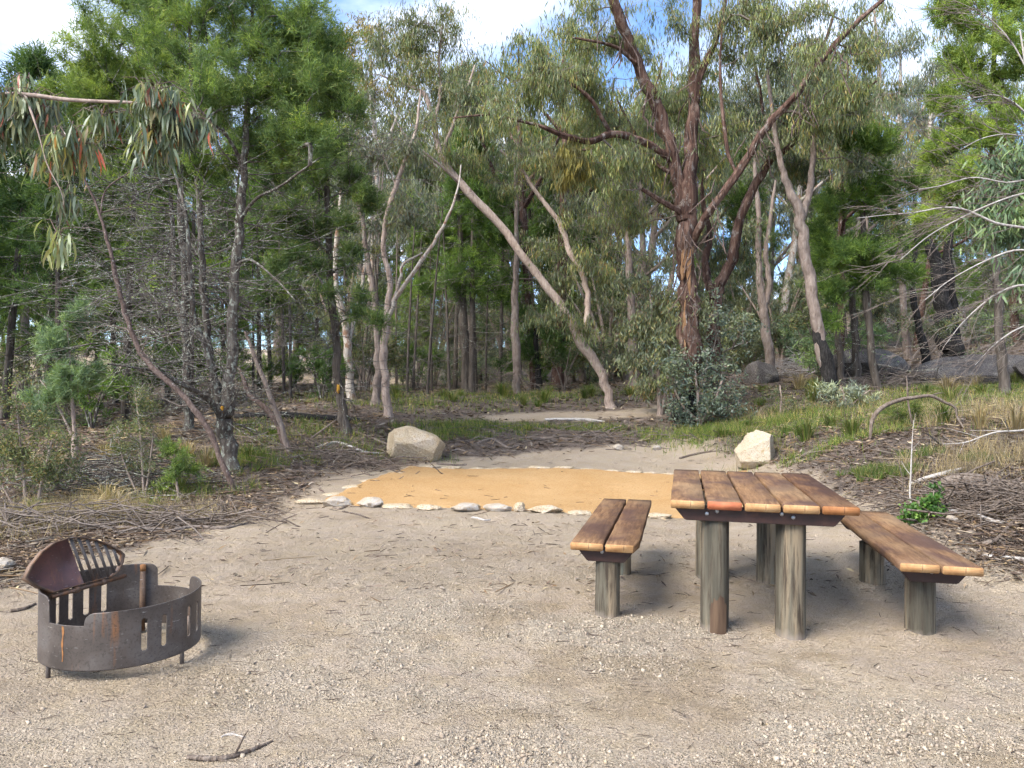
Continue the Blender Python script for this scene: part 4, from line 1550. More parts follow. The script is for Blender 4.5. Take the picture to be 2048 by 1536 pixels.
# ------------------------------------------------------------------ the trees one can pick out
# stringybark in the middle of the picture
hero('stringybark_tree', 'tall red-brown stringybark with several spreading limbs, blackened at its foot', 'tree', (1372, 16.0), [
    [(1372, 842, 31), (1378, 760, 28), (1380, 700, 27), (1378, 600, 25), (1374, 520, 25), (1371, 450, 27), (1372, 410, 24)],
    [(1371, 440, 21), (1350, 330, 18), (1325, 250, 17), (1290, 165, 16), (1255, 75, 14, -.3), (1222, -20, 12, -.5), (1190, -140, 8, -.6)],
    [(1372, 430, 22), (1380, 330, 18), (1389, 220, 16, .3), (1386, 130, 14, .4), (1394, 0, 12, .5), (1402, -160, 7, .6)],
    [(1349, 325, 10), (1310, 295, 10, -.2), (1265, 275, 9.5, -.5), (1222, 268, 9, -.8), (1180, 282, 8, -1.), (1130, 272, 7, -1.2), (1080, 252, 5, -1.4), (1030, 240, 3.5, -1.5), (975, 230, 2.5, -1.6), (905, 236, 1.5, -1.6)],
    [(1368, 432, 8), (1345, 415, 7, -.2), (1318, 400, 6, -.4), (1284, 378, 4.5, -.6)],
    [(1386, 500, 9), (1396, 461, 10, -.3), (1427, 413, 11, -.5), (1474, 349, 11, -.6), (1509, 290, 10, -.7), (1539, 246, 10, -.8), (1594, 185, 9, -.9), (1642, 123, 8, -1.), (1690, 68, 7, -1.), (1765, 0, 5, -1.), (1830, -60, 3, -1.)],
    [(1389, 215, 9, .3), (1404, 140, 8, .2), (1430, 85, 7, .1), (1448, 20, 6, 0), (1452, -80, 4)],
    [(1222, 268, 6, -.8), (1200, 230, 5.5, -1), (1178, 195, 5, -1.1), (1140, 165, 4, -1.2), (1090, 140, 2.5, -1.2)],
    [(1272, 125, 6, -.2), (1235, 95, 5, -.3), (1200, 85, 4, -.4), (1150, 76, 2.5, -.5)],
    [(1340, 345, 6, .2), (1310, 325, 5, .5), (1285, 290, 4, .7), (1255, 240, 3, .9), (1230, 190, 2, 1.)],
    [(1474, 349, 5, -.6), (1457, 308, 5, -.3), (1447, 239, 4.5, -.2), (1440, 137, 3.5, -.2), (1446, 40, 2.5)],
], [(1240, 215, 95, 70, 76, .7), (1150, 160, 80, 55, 50, -.6), (1085, 170, 45, 60, 34, -1.3), (1200, 60, 75, 55, 40, .5), (1140, 20, 60, 35, 18, -.5), (1300, 330, 80, 60, 54, .6), (1200, 340, 70, 50, 40, -.8), (1250, 420, 60, 45, 26, .5), (1060, 130, 40, 45, 16, -1.3),
    (1330, 90, 70, 70, 26, .6), (1430, 150, 70, 110, 40, .6), (1480, 60, 75, 75, 36, .3), (1560, 110, 80, 90, 40, -.2), (1640, 60, 70, 60, 32, -.9), (1620, 190, 80, 70, 40, -.9), (1690, 190, 55, 60, 26, -1.), (1450, 290, 50, 70, 22, .5),
    (1720, 110, 50, 50, 24, -1.), (1540, 20, 70, 60, 34, .2), (1360, 200, 50, 60, 18, .8), (1400, -90, 120, 60, 26, .3), (1560, -60, 140, 50, 34), (1240, -70, 90, 50, 18), (1010, 230, 40, 30, 8, -1.5)],
    41, rs=0.68, rl=0.74, bark='bark_string', twig='twig', leaf='leaf_gum', n_per=66, L=0.16, W=0.021, droop=1.4, spread=0.28, sides=36, ridge=0.24, r_tip=0.0045, red=0.03, up=-0.1, bow=0.12)
STR = [o for o in bpy.data.objects if o.get('label', '').startswith('tall red-brown')][0]
# loose bark ribbons, charred foot and the bare wood scar belong to that tree
T = Tubes()
rg = np.random.default_rng(3)
so_ = np.array(STR.location)
for (px, py, dd, n_) in [(1300, 190, -.2, 10), (1345, 300, -.2, 10), (1383, 260, .1, 8), (1385, 150, .2, 7), (1520, 270, -.9, 9), (1600, 180, -1.1, 10), (1680, 80, -1.2, 7), (1430, 410, -.6, 8), (1375, 480, -.45, 12), (1376, 620, -.4, 10), (1250, 70, -.5, 8)]:
    for i in range(n_):
        a = P(px + rg.normal() * 12, py + rg.normal() * 30, 16 + dd - 0.06) - so_
        L_ = rg.uniform(0.25, 0.9)
        dr = nrm(np.array([rg.normal() * .25, rg.normal() * .25, -1]))
        m_ = a + dr * L_ * .5 + rg.normal(size=3) * .06
        T.add(np.array([a, m_, a + dr * L_ + rg.normal(size=3) * .08]), [.010, .019, .006], 3)
o = link('bark_strips', T.mesh('bark_strips', M['bark_red']), STR)
o['kind'] = 'stuff'
ch = limb_px([(1372, 846, 33), (1373, 815, 25), (1376, 780, 20)], 16.0, so_, 8)
ch[0, 2] -= 0.2
o = link('charred_foot', limb_mesh('charred_foot', ch, 'bark_char', 26, 0.16, 43), STR)
for i_, ps in enumerate([[(1364, 560, 2, -.15), (1367, 525, 7, -.14), (1372, 490, 5, -.14), (1374, 462, 1, -.14)], [(1380, 590, 1.5, -.15), (1378, 545, 5, -.15), (1381, 505, 6, -.15), (1384, 480, 1, -.15)], [(1371, 700, 1, -.16), (1369, 650, 4, -.15), (1371, 600, 1, -.15)]]):
    sc = limb_px(ps, 16.0, so_, 14)
    link('bare_wood_scar', limb_mesh('bare_wood_scar', sc, 'wood_raw', 12, 0.3, 44 + i_), STR)['label'] = 'streak of pale orange bare wood on the trunk'

hero('stringybark_tree', 'dark leaning stringybark just behind the tallest one, bending out to the side', 'tree', (1437, 17.2), [
    [(1437, 806, 17), (1432, 740, 17), (1428, 680, 18), (1427, 623, 18), (1436, 580, 17), (1452, 545, 16), (1466, 505, 15), (1480, 440, 14), (1512, 369, 13), (1539, 318, 12), (1553, 273, 11), (1568, 232, 9), (1602, 178, 7), (1640, 110, 5), (1670, 20, 3)],
    [(1536, 325, 8), (1560, 308, 8, -.2), (1608, 270, 7, -.4), (1656, 236, 5, -.6), (1717, 191, 4, -.7), (1753, 162, 2.5, -.8)],
    [(1545, 300, 6), (1530, 250, 5, .3), (1520, 180, 4, .5), (1500, 90, 3, .6)],
    [(1427, 600, 12), (1412, 540, 11, .3), (1418, 470, 9, .5), (1405, 400, 6, .6), (1412, 300, 4, .8)],
], [(1600, 260, 75, 60, 40, -.3), (1530, 210, 60, 70, 30, .5), (1680, 240, 60, 45, 24, -.6), (1560, 340, 50, 40, 16, .2), (1640, 320, 55, 45, 20), (1480, 180, 40, 80, 18, .7), (1430, 470, 40, 60, 14, .8), (1480, 520, 45, 60, 16, .7)],
    45, rs=0.66, rl=0.7, bark='bark_string', twig='twig_dark', leaf='leaf_gum', n_per=60, L=0.16, W=0.021, droop=1.4, spread=0.28, sides=26, ridge=0.24, up=-0.1, bow=0.12)

# leaning smooth gum
hero('leaning_gum_tree', 'smooth pinkish gum leaning far over, forked low down', 'tree', (1222, 18.0), [
    [(1222, 818, 14), (1207, 760, 13.5), (1165, 690, 14), (1122, 612, 13), (1062, 532, 12), (1000, 452, 12), (930, 375, 11), (884, 315, 9, .2), (868, 250, 7.5, .4), (850, 190, 6, .5), (815, 172, 4, .5), (760, 150, 2.5, .5)],
    [(1162, 688, 9), (1176, 620, 9, .2), (1170, 565, 8.5, .3), (1140, 505, 8, .4), (1118, 445, 7.5, .4), (1070, 380, 6, .5), (1040, 335, 4.5, .5), (1000, 300, 3, .5)],
    [(884, 315, 6, .2), (905, 250, 5, .1), (930, 190, 4, 0), (950, 130, 2.5, 0)],
    [(868, 250, 5, .4), (880, 190, 4.5, .5), (878, 120, 3.5, .6), (885, 50, 2)],
    [(925, 372, 4), (880, 330, 3.5, -.3), (820, 280, 2.5, -.5), (790, 240, 1.5, -.6)],
], [(840, 170, 80, 60, 50, .4), (770, 130, 60, 55, 34, .5), (890, 90, 60, 60, 42, .5), (940, 190, 50, 60, 30, 0), (830, 260, 60, 50, 28, -.2), (930, 290, 50, 40, 20), (1010, 330, 60, 50, 26, .5), (1080, 350, 50, 50, 20, .5),
    (1100, 480, 50, 60, 20, .5), (1160, 560, 60, 60, 34, .3), (1120, 650, 55, 45, 24, -.2), (1190, 480, 50, 60, 22, .6), (800, 60, 70, 40, 30, .6), (960, 250, 30, 40, 12)],
    51, rs=0.68, bark='bark_gum', twig='twig', leaf='leaf_gum', n_per=60, L=0.16, W=0.022, droop=1.4, spread=0.28, sides=20, ridge=0.11, red=0.05, up=-0.1, bow=0.1)

# pale gums to the left of the middle
hero('pale_gum_tree', 'white-barked gum with a long pale limb slanting up beside it', 'tree', (778, 16.0), [
    [(776, 838, 13), (770, 760, 12.5), (768, 700, 12), (772, 640, 11), (780, 570, 9), (768, 500, 8), (772, 440, 7), (792, 370, 7), (812, 315, 6), (832, 255, 4.5), (842, 180, 2.5)],
    [(772, 650, 8), (798, 585, 8, -.2), (850, 512, 7, -.4), (890, 445, 6, -.5), (914, 385, 4, -.5), (922, 330, 2.5, -.4)],
    [(772, 645, 7), (800, 560, 6, .3), (806, 530, 5, .4), (845, 505, 3.5, .5)],
    [(792, 370, 4), (770, 320, 3.5), (745, 250, 2.5), (740, 190, 2)],
], [(800, 300, 50, 60, 26), (740, 230, 50, 60, 26, .3), (720, 330, 45, 60, 24, .4), (820, 430, 40, 40, 14), (770, 420, 50, 40, 16)],
    55, rs=0.66, rl=0.55, bark=['bark_gum', 'bark_white'], leaf='leaf_gum_grey', n_per=42, L=0.15, W=0.026, spread=0.28, ridge=0.03, up=-0.1, bow=0.1)
hero('pale_gum_tree', 'pale gum with orange-stained bark half hidden behind the spotted cypress pine', 'tree', (700, 18.0), [
    [(702, 806, 13), (698, 740, 12), (695, 680, 11), (680, 610, 9), (670, 550, 8), (676, 470, 7.5), (684, 380, 6), (690, 280, 4), (700, 190, 2.5)],
    [(695, 690, 7), (718, 600, 6, .3), (735, 500, 5, .4), (748, 400, 4, .5), (745, 300, 2.5, .5)]],
    [(690, 260, 50, 60, 26), (745, 330, 45, 70, 24, .4), (700, 150, 45, 50, 18), (720, 480, 45, 50, 14, .5)],
    57, rs=0.7, bark='bark_white', leaf='leaf_gum', n_per=42, L=0.15, W=0.026, spread=0.28, ridge=0.03, up=-0.1, bow=0.1)
hero('pale_gum_tree', 'reddish-footed gum close beside the white-barked one', 'tree', (755, 17.4), [
    [(752, 806, 13), (756, 740, 12), (752, 660, 10), (748, 590, 9), (735, 520, 8.5), (726, 450, 7), (705, 370, 5), (690, 300, 3)]],
    [(700, 330, 45, 55, 22), (735, 420, 40, 45, 14, .3), (670, 240, 45, 55, 18)],
    58, rs=0.66, bark='bark_grey', leaf='leaf_gum_grey', n_per=42, L=0.15, W=0.026, spread=0.28, ridge=0.05, up=-0.1, bow=0.1)
# tall yellow-topped gum behind, far
hero('gum_tree', 'gum with yellowish leaf tips rising behind the pale gums', 'tree', (760, 24.0), [
    [(745, 785, 10), (742, 620, 9), (750, 450, 8), (752, 320, 6), (745, 200, 4), (740, 110, 2.5)], [(750, 420, 5), (710, 300, 4), (690, 190, 2.5), (700, 120, 1.5)], [(752, 330, 4), (800, 220, 3), (830, 130, 2)]],
    [(720, 110, 50, 55, 40), (780, 170, 60, 50, 40), (700, 210, 45, 45, 26), (830, 120, 45, 60, 30), (760, 60, 50, 30, 16)],
    59, bark='bark_white', leaf='leaf_gum_gold', n_per=40, L=0.18, W=0.034, spread=0.36, ridge=0.03, up=-0.1, bow=0.1)

# lichen-covered cypress pines at the left
hero('cypress_pine', 'big many-stemmed cypress pine at left, trunk crusted with pale lichen', 'tree', (462, 10.2), [
    [(463, 942, 27), (456, 890, 25), (450, 840, 24), (456, 790, 19), (463, 720, 17), (467, 640, 16.5), (470, 560, 15), (478, 460, 13), (487, 360, 11), (492, 240, 9), (500, 110, 7), (506, -30, 5), (510, -160, 3)],
    [(446, 830, 15), (430, 760, 12, .1), (416, 690, 11.5, .15), (408, 600, 11, .2), (402, 500, 10, .25), (398, 400, 9, .3), (392, 280, 8, .3), (384, 150, 6, .3), (378, 0, 4, .3)],
    [(448, 850, 13), (420, 800, 9, -.3), (370, 772, 8, -.6), (320, 745, 6, -.8), (270, 735, 4, -1.), (215, 728, 2.5, -1.2)],
    [(440, 800, 10), (410, 690, 8, -.1), (385, 610, 7, -.2), (378, 500, 6, -.2), (370, 420, 5, -.2), (345, 330, 3)],
    [(480, 440, 6), (510, 400, 5, -.2), (560, 372, 4, -.4), (620, 330, 2.5, -.6)],
    [(472, 530, 5), (500, 520, 4, -.3), (545, 552, 3, -.5), (590, 600, 2, -.7)],
    [(486, 340, 6), (460, 280, 5, -.3), (420, 240, 4, -.6), (380, 200, 3, -.8)],
], [(480, 60, 90, 80, 84, .2), (590, 80, 80, 80, 87, -.1), (640, 180, 60, 70, 56, -.2), (560, 210, 70, 60, 62, -.1), (450, 170, 70, 60, 53, -.3), (380, 70, 80, 80, 78, .2), (510, 300, 55, 50, 36, .2), (430, 320, 50, 45, 31), (600, 290, 60, 45, 36, -.3), (660, 90, 40, 70, 31), (480, -70, 160, 70, 70)],
    61, rs=0.64, bark=['bark_lichen', 'bark_lichen', 'bark_lichen', 'bark_lichen'], twig='twig_dark', leaf='leaf_pine', kind='pine', n_per=190, L=0.085, W=0.011, size=0.27, sides=22, ridge=0.1, up=0.2,
    dead=[(0, dict(n=60, lo=.10, hi=.6, length=1.6, rise=0.15, sub=11)), (1, dict(n=50, lo=.1, hi=.65, length=1.5, rise=0.12, sub=10)), (3, dict(n=46, lo=.05, hi=.95, length=1.9, rise=.08, sub=11, side=3.3)), (2, dict(n=26, lo=.05, hi=.95, length=.8, rise=.25, sub=6))], clump=6, tight=.75)
PINE0 = [o for o in bpy.data.objects if o.get('label', '').startswith('big many-stemmed')][0]
def lichen_patch(tree, px, py, d, w, h):
    o3 = np.array(tree.location)
    c = P(px, py, d) - o3
    V, q = [], []
    rg_ = np.random.default_rng(int(px))
    pts = [(0, 0)] + [(math.cos(t) * w * rg_.uniform(.6, 1.1), math.sin(t) * h * rg_.uniform(.6, 1.1)) for t in np.linspace(0, 2 * np.pi, 12, endpoint=False)]
    for (x, z) in pts:
        V.append(c + np.array([x, 0.9 * x * x / max(w, .01) * 0.6, z]))
    for (x, z) in pts:
        V.append(c + np.array([x, 0.04 + 0.9 * x * x / max(w, .01) * 0.6, z]))
    n_ = 12
    tri = [(0, 1 + i, 1 + (i + 1) % n_) for i in range(n_)]
    qd = [(1 + i, 14 + i, 14 + (i + 1) % n_, 1 + (i + 1) % n_) for i in range(n_)]
    o = link('orange_lichen', mesh_np('orange_lichen', V, [np.array(tri), np.array(qd)], [M['lichen_orange']], True), tree)
    o['label'] = 'patch of bright orange lichen on the bark'
lichen_patch(PINE0, 443, 822, 10.08, .045, .075)

hero('cypress_pine', 'straight lichen-grey cypress pine standing behind the many-stemmed one', 'tree', (374, 12.8), [
    [(376, 862, 15), (374, 760, 14), (371, 640, 13), (366, 500, 12), (362, 350, 10), (356, 200, 8), (350, 60, 6), (345, -90, 4)],
    [(374, 700, 8), (352, 590, 8, .2), (345, 450, 7, .3), (338, 300, 6, .4), (330, 150, 4, .4), (325, 20, 3)]],
    [(330, 120, 80, 80, 86, .1), (250, 180, 75, 70, 76, -.2), (170, 150, 60, 60, 57, -.3), (300, 260, 70, 50, 51), (210, 270, 60, 50, 46, -.2), (250, 70, 80, 60, 68), (170, 240, 50, 50, 40, -.5), (300, -30, 140, 60, 68), (400, 200, 50, 60, 30), (360, 330, 50, 40, 24)],
    63, rs=0.6, bark='bark_lichen', twig='twig_dark', leaf='leaf_pine_bright', kind='pine', n_per=190, L=0.095, W=0.013, size=0.30, sides=16, up=0.2,
    dead=[(0, dict(n=80, lo=.05, hi=.62, length=2.1, rise=0.1, sub=11, r0=.012)), (1, dict(n=46, lo=.05, hi=.7, length=1.8, rise=.1, sub=8, side=3.2))], clump=6, tight=.75)
PINE1 = hero('cypress_pine', 'slim dark cypress pine with an orange lichen spot low on its trunk', 'tree', (688, 13.5), [
    [(690, 868, 17), (682, 800, 14), (675, 740, 12.5), (668, 640, 11), (660, 540, 9.5), (655, 430, 8.5), (652, 320, 7), (650, 200, 5), (648, 80, 3)]],
    [(640, 250, 70, 60, 54, -.1), (590, 360, 60, 50, 45, -.4), (680, 340, 55, 50, 42, -.2), (560, 450, 50, 45, 30, -.5), (700, 430, 55, 45, 33, -.4), (620, 460, 60, 45, 30, -.5), (560, 560, 45, 50, 27, -.6), (530, 620, 35, 40, 18, -.7),
     (720, 540, 40, 50, 21, -.5), (640, 150, 55, 60, 39), (600, 540, 45, 40, 15, -.7), (690, 600, 40, 40, 12, -.6), (735, 640, 40, 25, 12, -.8)],
    65, rs=0.68, bark='bark_pine', twig='twig_dark', leaf='leaf_pine', kind='pine', n_per=150, L=0.10, W=0.014, size=0.26, sides=16, up=0.15,
    dead=[(0, dict(n=90, lo=.12, hi=.8, length=1.7, rise=-.02, sub=10))], clump=7)
lichen_patch(PINE1, 676, 778, 13.39, .035, .10)
# slender leaning saplings
hero('leaning_sapling', 'slender reddish sapling curving up and away from the lichen-covered trunk', 'sapling', (468, 9.2), [
    [(470, 986, 9), (452, 945, 9), (430, 890, 9), (402, 835, 9.5), (350, 775, 9), (292, 722, 9), (258, 650, 8), (240, 590, 7.5), (222, 510, 6), (198, 425, 4.5), (175, 370, 3.2), (140, 310, 2)],
    [(200, 430, 3), (212, 380, 2.5), (250, 350, 2), (300, 320, 1.2)]], [(150, 300, 40, 30, 5), (90, 330, 35, 30, 4)], 67, rs=0.62, bark='bark_red', leaf='leaf_gum', n_per=22, L=.14, W=.022, sides=14, ridge=.04, up=-.1,
    dead=[(0, dict(n=10, lo=.3, hi=.95, length=.7, rise=.4, sub=5))], dead_mat='twig')
for i, (pts, d, lab) in enumerate([([(578, 905, 6), (562, 850, 5.5), (540, 790, 5), (512, 720, 4), (490, 662, 2.5)], 11.6, 'thin grey leaning pole between the two cypress pines, pale bark'),
                                   ([(572, 898, 6.5), (556, 850, 6), (530, 815, 5.5), (500, 790, 5), (480, 740, 3)], 11.9, 'thicker brown leaning stem crossing the thin grey pole')]):
    hero('leaning_pole', lab, 'sapling', (pts[0][0], d), [pts], None, 70 + i, bark='bark_grey' if i == 0 else 'bark_red', sides=10, ridge=.06, dead=[(0, dict(n=6, lo=.3, hi=1, length=.5, rise=.4, sub=4))], dead_mat='twig')

# right of the stringybarks
hero('grey_forked_gum', 'rough grey gum with a charred lower trunk, forking high up', 'tree', (1660, 16.0), [
    [(1662, 808, 17), (1652, 740, 17), (1640, 680, 17), (1626, 600, 16.5), (1612, 520, 16), (1602, 445, 15), (1588, 400, 12), (1570, 355, 10), (1558, 305, 8), (1545, 230, 6), (1535, 140, 4)],
    [(1603, 450, 10), (1614, 400, 10, .1), (1623, 350, 9, .1), (1627, 300, 8, .2), (1628, 230, 6, .3), (1640, 130, 4, .4)]],
    [(1560, 260, 50, 60, 20, .5), (1640, 200, 60, 60, 26, .4), (1600, 120, 60, 60, 26, .5), (1680, 330, 45, 50, 14, .5)],
    75, rs=0.68, bark='bark_grey', leaf='leaf_gum_grey', n_per=42, L=.15, W=.026, sides=18, ridge=.08, up=-.1, bow=.1)
FG = [o for o in bpy.data.objects if o.get('label', '').startswith('rough grey gum')][0]
ch = limb_px([(1663, 812, 18.5), (1655, 750, 13.5), (1647, 710, 13.2), (1638, 672, 12.6), (1633, 640, 11.2)], 16.0, np.array(FG.location), 14)
ch[0, 2] -= .2
link('charred_bark', limb_mesh('charred_bark', ch, 'bark_char', 18, .12, 8), FG)['label'] = 'blackened bark sleeve on the lower trunk'
hero('cypress_pine', 'dense dark green cypress pine with slim trunk in front of the granite dome', 'tree', (1757, 17.0), [
    [(1758, 782, 10), (1745, 720, 9.5), (1737, 640, 8.5), (1730, 560, 8), (1727, 460, 7), (1722, 360, 5.5), (1715, 270, 3.5), (1712, 210, 2)]],
    [(1715, 280, 50, 60, 48), (1690, 400, 55, 50, 50), (1770, 400, 60, 55, 55), (1720, 500, 65, 45, 55, -.3), (1660, 540, 45, 45, 31, -.2), (1790, 540, 55, 45, 43, -.2), (1710, 590, 60, 35, 36, -.3), (1760, 320, 45, 50, 36), (1650, 480, 35, 40, 19), (1680, 640, 40, 25, 12, -.4), (1820, 480, 35, 40, 17)],
    77, rs=0.8, bark='bark_pine', twig='twig_dark', leaf='leaf_pine_dark', kind='pine', n_per=150, L=.11, W=.016, size=.28, sides=12, up=.1, dead=[(0, dict(n=40, lo=.12, hi=.7, length=1.5, rise=-.05, sub=7))], clump=6)
hero('cypress_pine', 'tall bright green cypress pine filling the top corner above the dead branches', 'tree', (2000, 14.8), [
    [(2010, 790, 13), (2004, 720, 12), (1996, 620, 11), (1990, 500, 10), (1985, 380, 9), (1985, 250, 7.5), (1988, 120, 6), (1990, 0, 4.5), (1992, -120, 3)]],
    [(1930, 60, 60, 60, 58, -.2), (1990, 120, 70, 60, 70, -.4), (1900, 180, 60, 60, 62, -.2), (2040, 40, 60, 60, 45), (1960, 250, 70, 55, 68, -.5), (1880, 300, 50, 50, 45, -.2), (2040, 200, 50, 60, 38), (1950, 330, 55, 35, 32, -.6), (1860, 400, 45, 40, 35, -.2), (1920, 400, 50, 40, 28, -.3), (2080, 320, 60, 80, 38), (1890, 20, 45, 50, 25), (2000, -60, 140, 50, 50), (1850, 470, 40, 35, 20, -.2), (1960, 450, 60, 40, 20, -.2)],
    79, rs=0.75, bark='bark_pine', twig='twig_dark', leaf='leaf_pine_bright', kind='pine', n_per=165, L=.10, W=.014, size=.27, sides=14, up=.15, dead=[(0, dict(n=46, lo=.1, hi=.6, length=1.9, rise=.0, sub=9))], clump=7)
hero('burnt_hollow_trunk', 'thick burnt trunk, black with a pale split, standing above the granite slab', 'tree', (1900, 22.5), [
    [(1906, 720, 24), (1898, 680, 22), (1888, 620, 19), (1878, 560, 16), (1866, 510, 12), (1856, 480, 7)],
    [(1912, 712, 15, .2), (1906, 640, 12, .3), (1900, 570, 10, .3), (1896, 500, 9, .3), (1898, 420, 7, .3), (1890, 330, 5, .3), (1880, 240, 3, .3)]],
    [(1880, 230, 45, 60, 20), (1920, 330, 45, 45, 14)], 81, rs=0.85, bark=['bark_char', 'bark_char', 'bark_grey'], leaf='leaf_gum_grey', n_per=36, L=.17, W=.03, spread=.34, sides=18, ridge=.2, up=-.1)
hero('burnt_sapling', 'thin blackened trunk leaning a little, left of the burnt hollow trunk', 'tree', (1852, 19.5), [
    [(1856, 738, 8.5), (1848, 700, 8), (1838, 650, 7), (1828, 600, 6), (1824, 550, 5), (1832, 480, 4), (1828, 400, 3)]], [(1828, 430, 30, 40, 8)], 83, bark='bark_char', leaf='leaf_gum', n_per=30, L=.15, W=.026, sides=12)
hero('slender_gum', 'slender grey-pink gum forking in two, standing by the small granite knob', 'tree', (1540, 22.0), [
    [(1543, 768, 9.5), (1538, 720, 9), (1532, 660, 9), (1526, 610, 9), (1520, 560, 7), (1516, 500, 6), (1518, 430, 5), (1510, 340, 4), (1512, 240, 2.5)],
    [(1526, 615, 7), (1537, 585, 7), (1536, 545, 6), (1532, 500, 5), (1540, 440, 4), (1552, 360, 3)]],
    [(1510, 300, 45, 60, 18), (1550, 400, 40, 50, 12), (1500, 420, 40, 50, 12)], 85, bark='bark_grey', leaf='leaf_gum_grey', n_per=36, L=.17, W=.03, spread=.34, sides=12, up=-.1)
for i, (pts, d, lab) in enumerate([([(1684, 765, 6.5), (1678, 700, 6), (1672, 640, 5.5), (1665, 560, 4)], 18.2, 'thin dark trunk between the grey forked gum and the granite dome'),
                                   ([(1716, 760, 8), (1712, 700, 7.5), (1708, 640, 7), (1702, 560, 5)], 18.6, 'dark slim trunk in front of the middle of the granite dome'),
                                   ([(1815, 735, 8), (1812, 680, 7), (1806, 600, 6.5), (1800, 500, 5)], 24.0, 'reddish trunk standing behind the granite between dome and slab')]):
    hero('slim_trunk', lab, 'tree', (pts[0][0], d), [pts], [(pts[-1][0], pts[-1][1] - 20, 40, 50, 12)], 90 + i, bark='bark_pine' if i < 2 else 'bark_grey', kind='pine', leaf='leaf_pine_dark', twig='twig_dark', n_per=110, L=.11, W=.016, sides=10, dead=[(0, dict(n=12, lo=.2, hi=1, length=.8, rise=.1, sub=4))])
# bare trees
hero('dead_cypress', 'bare grey dead cypress with a fan of fallen twigs at its foot', 'dead tree', (1032, 20.5), [
    [(1034, 800, 8.5), (1032, 700, 8), (1030, 600, 7), (1034, 500, 5.5), (1032, 400, 4), (1030, 300, 2.5)]], [(1040, 430, 40, 60, 6)], 95, bark='bark_grey', kind='pine', leaf='leaf_pine_dark', twig='twig', n_per=60, sides=12,
    dead=[(0, dict(n=46, lo=.02, hi=.2, length=1.5, rise=-.25, sub=7, r0=.011)), (0, dict(n=50, lo=.2, hi=.98, length=1.3, rise=.35, sub=7))], dead_mat='twig')
hero('dead_cypress', 'bare dead cypress with upswept grey branches behind the bushy stringybark', 'dead tree', (1268, 21.5), [
    [(1270, 772, 9.5), (1266, 680, 9), (1262, 600, 8), (1258, 520, 6.5), (1252, 450, 4.5), (1246, 385, 2.5)]], None, 96, bark='bark_grey', sides=12,
    dead=[(0, dict(n=90, lo=.15, hi=.98, length=1.9, rise=.65, sub=9, r0=.010))], dead_mat='twig')
hero('cypress_pine', 'nearly black cypress pine in the deep shade right of the pale gums', 'tree', (930, 22.0), [
    [(935, 790, 10), (930, 700, 9), (926, 600, 8), (922, 500, 6), (918, 420, 4), (915, 350, 2)]],
    [(930, 400, 55, 50, 36), (890, 480, 50, 45, 34), (970, 490, 55, 45, 36), (930, 550, 70, 45, 40), (880, 590, 45, 35, 16), (990, 580, 40, 40, 16), (850, 440, 40, 40, 16), (1000, 420, 40, 40, 14)],
    97, bark='bark_pine', twig='twig_dark', leaf='leaf_pine_dark', kind='pine', n_per=130, L=.13, W=.02, size=.34, sides=12, up=.1, dead=[(0, dict(n=40, lo=.1, hi=.6, length=1.6, rise=0, sub=6))])
hero('dark_bush', 'rounded blackish cypress bush low down behind the dead cypress', 'bush', (1075, 22.5), [
    [(1078, 785, 7), (1076, 740, 6), (1072, 690, 5), (1070, 640, 3)]], [(1070, 690, 50, 40, 44), (1110, 720, 35, 35, 22), (1030, 710, 35, 35, 20), (1060, 640, 40, 30, 18)],
    98, bark='bark_char', twig='twig_dark', leaf='leaf_pine_dark', kind='pine', n_per=120, L=.13, W=.02, size=.3, sides=10, up=0, crown_name='foliage')

# mistletoe hanging in the stringybark
mo = P(1140, 270, 15.0)
mt = root('mistletoe', mo, 0, 'golden mistletoe clump hanging under the long side limb of the stringybark', 'mistletoe')
rg = np.random.default_rng(8)
tp = blob_points(rg, (0, 0, -.55), (.36, .3, .62), 60, 6, .5)
T, dr = grow([np.array([[0, 0, 0.12, .02], [0, 0, 0, .02], [0.02, 0, -.25, .012], [0.03, 0, -.5, .008]])], tp, rg, up=-1, start_frac=0)
link('stem', T.mesh('stem', M['twig']), mt)['kind'] = 'stuff'
lv = gum_leaves(rg, tp, 34, .20, .024, .13, 1.6)
link('foliage', mesh_np('foliage', lv[0], lv[1], [M['leaf_mistletoe']], False, lv[2]), mt)

# overhanging gum branch near the viewer; its trunk stands outside the frame
o = at_ground(-620, d=4.6)
hd = lambda px, py, r, dd=0: np.append(P(px, py, 4.6 + dd) - o, rad(r, 4.6))
tr = smooth_line([np.array([0, 0, -.25, .10]), np.array([0.0, 0, .4, .085]), np.array([0.05, 0, 1.6, .07]), np.array([0.15, 0, 2.7, .05]), np.array([.3, .1, 4.2, .03])], 24)
br = smooth_line([np.array([0.12, 0, 2.4, .035]), hd(-300, 245, 8), hd(-100, 205, 6), hd(0, 190, 5), hd(60, 190, 4.5), hd(130, 199, 4), hd(200, 203, 3.4), hd(270, 206, 2.6), hd(320, 220, 1.6), hd(365, 228, 1)], 40)
b3 = smooth_line([hd(-100, 205, 4), hd(-20, 150, 3, .2), hd(30, 130, 2, .2), hd(80, 130, 1, .2)], 14)
b4 = smooth_line([hd(50, 190, 3), hd(75, 260, 1.5, -.1), hd(95, 330, 1.2, -.1), hd(125, 390, .9, -.1), hd(128, 440, .6)], 18)
rg = np.random.default_rng(22)
att = blobs_px(rg, [(45, 185, 60, 35, 17), (330, 205, 42, 28, 15), (355, 260, 38, 35, 13), (290, 250, 30, 30, 7), (20, 230, 50, 35, 11), (150, 260, 50, 30, 7), (105, 300, 35, 30, 4), (125, 400, 14, 18, 2), (105, 470, 16, 18, 2), (215, 235, 35, 20, 4)], 4.6, o, 4, .6, .8)
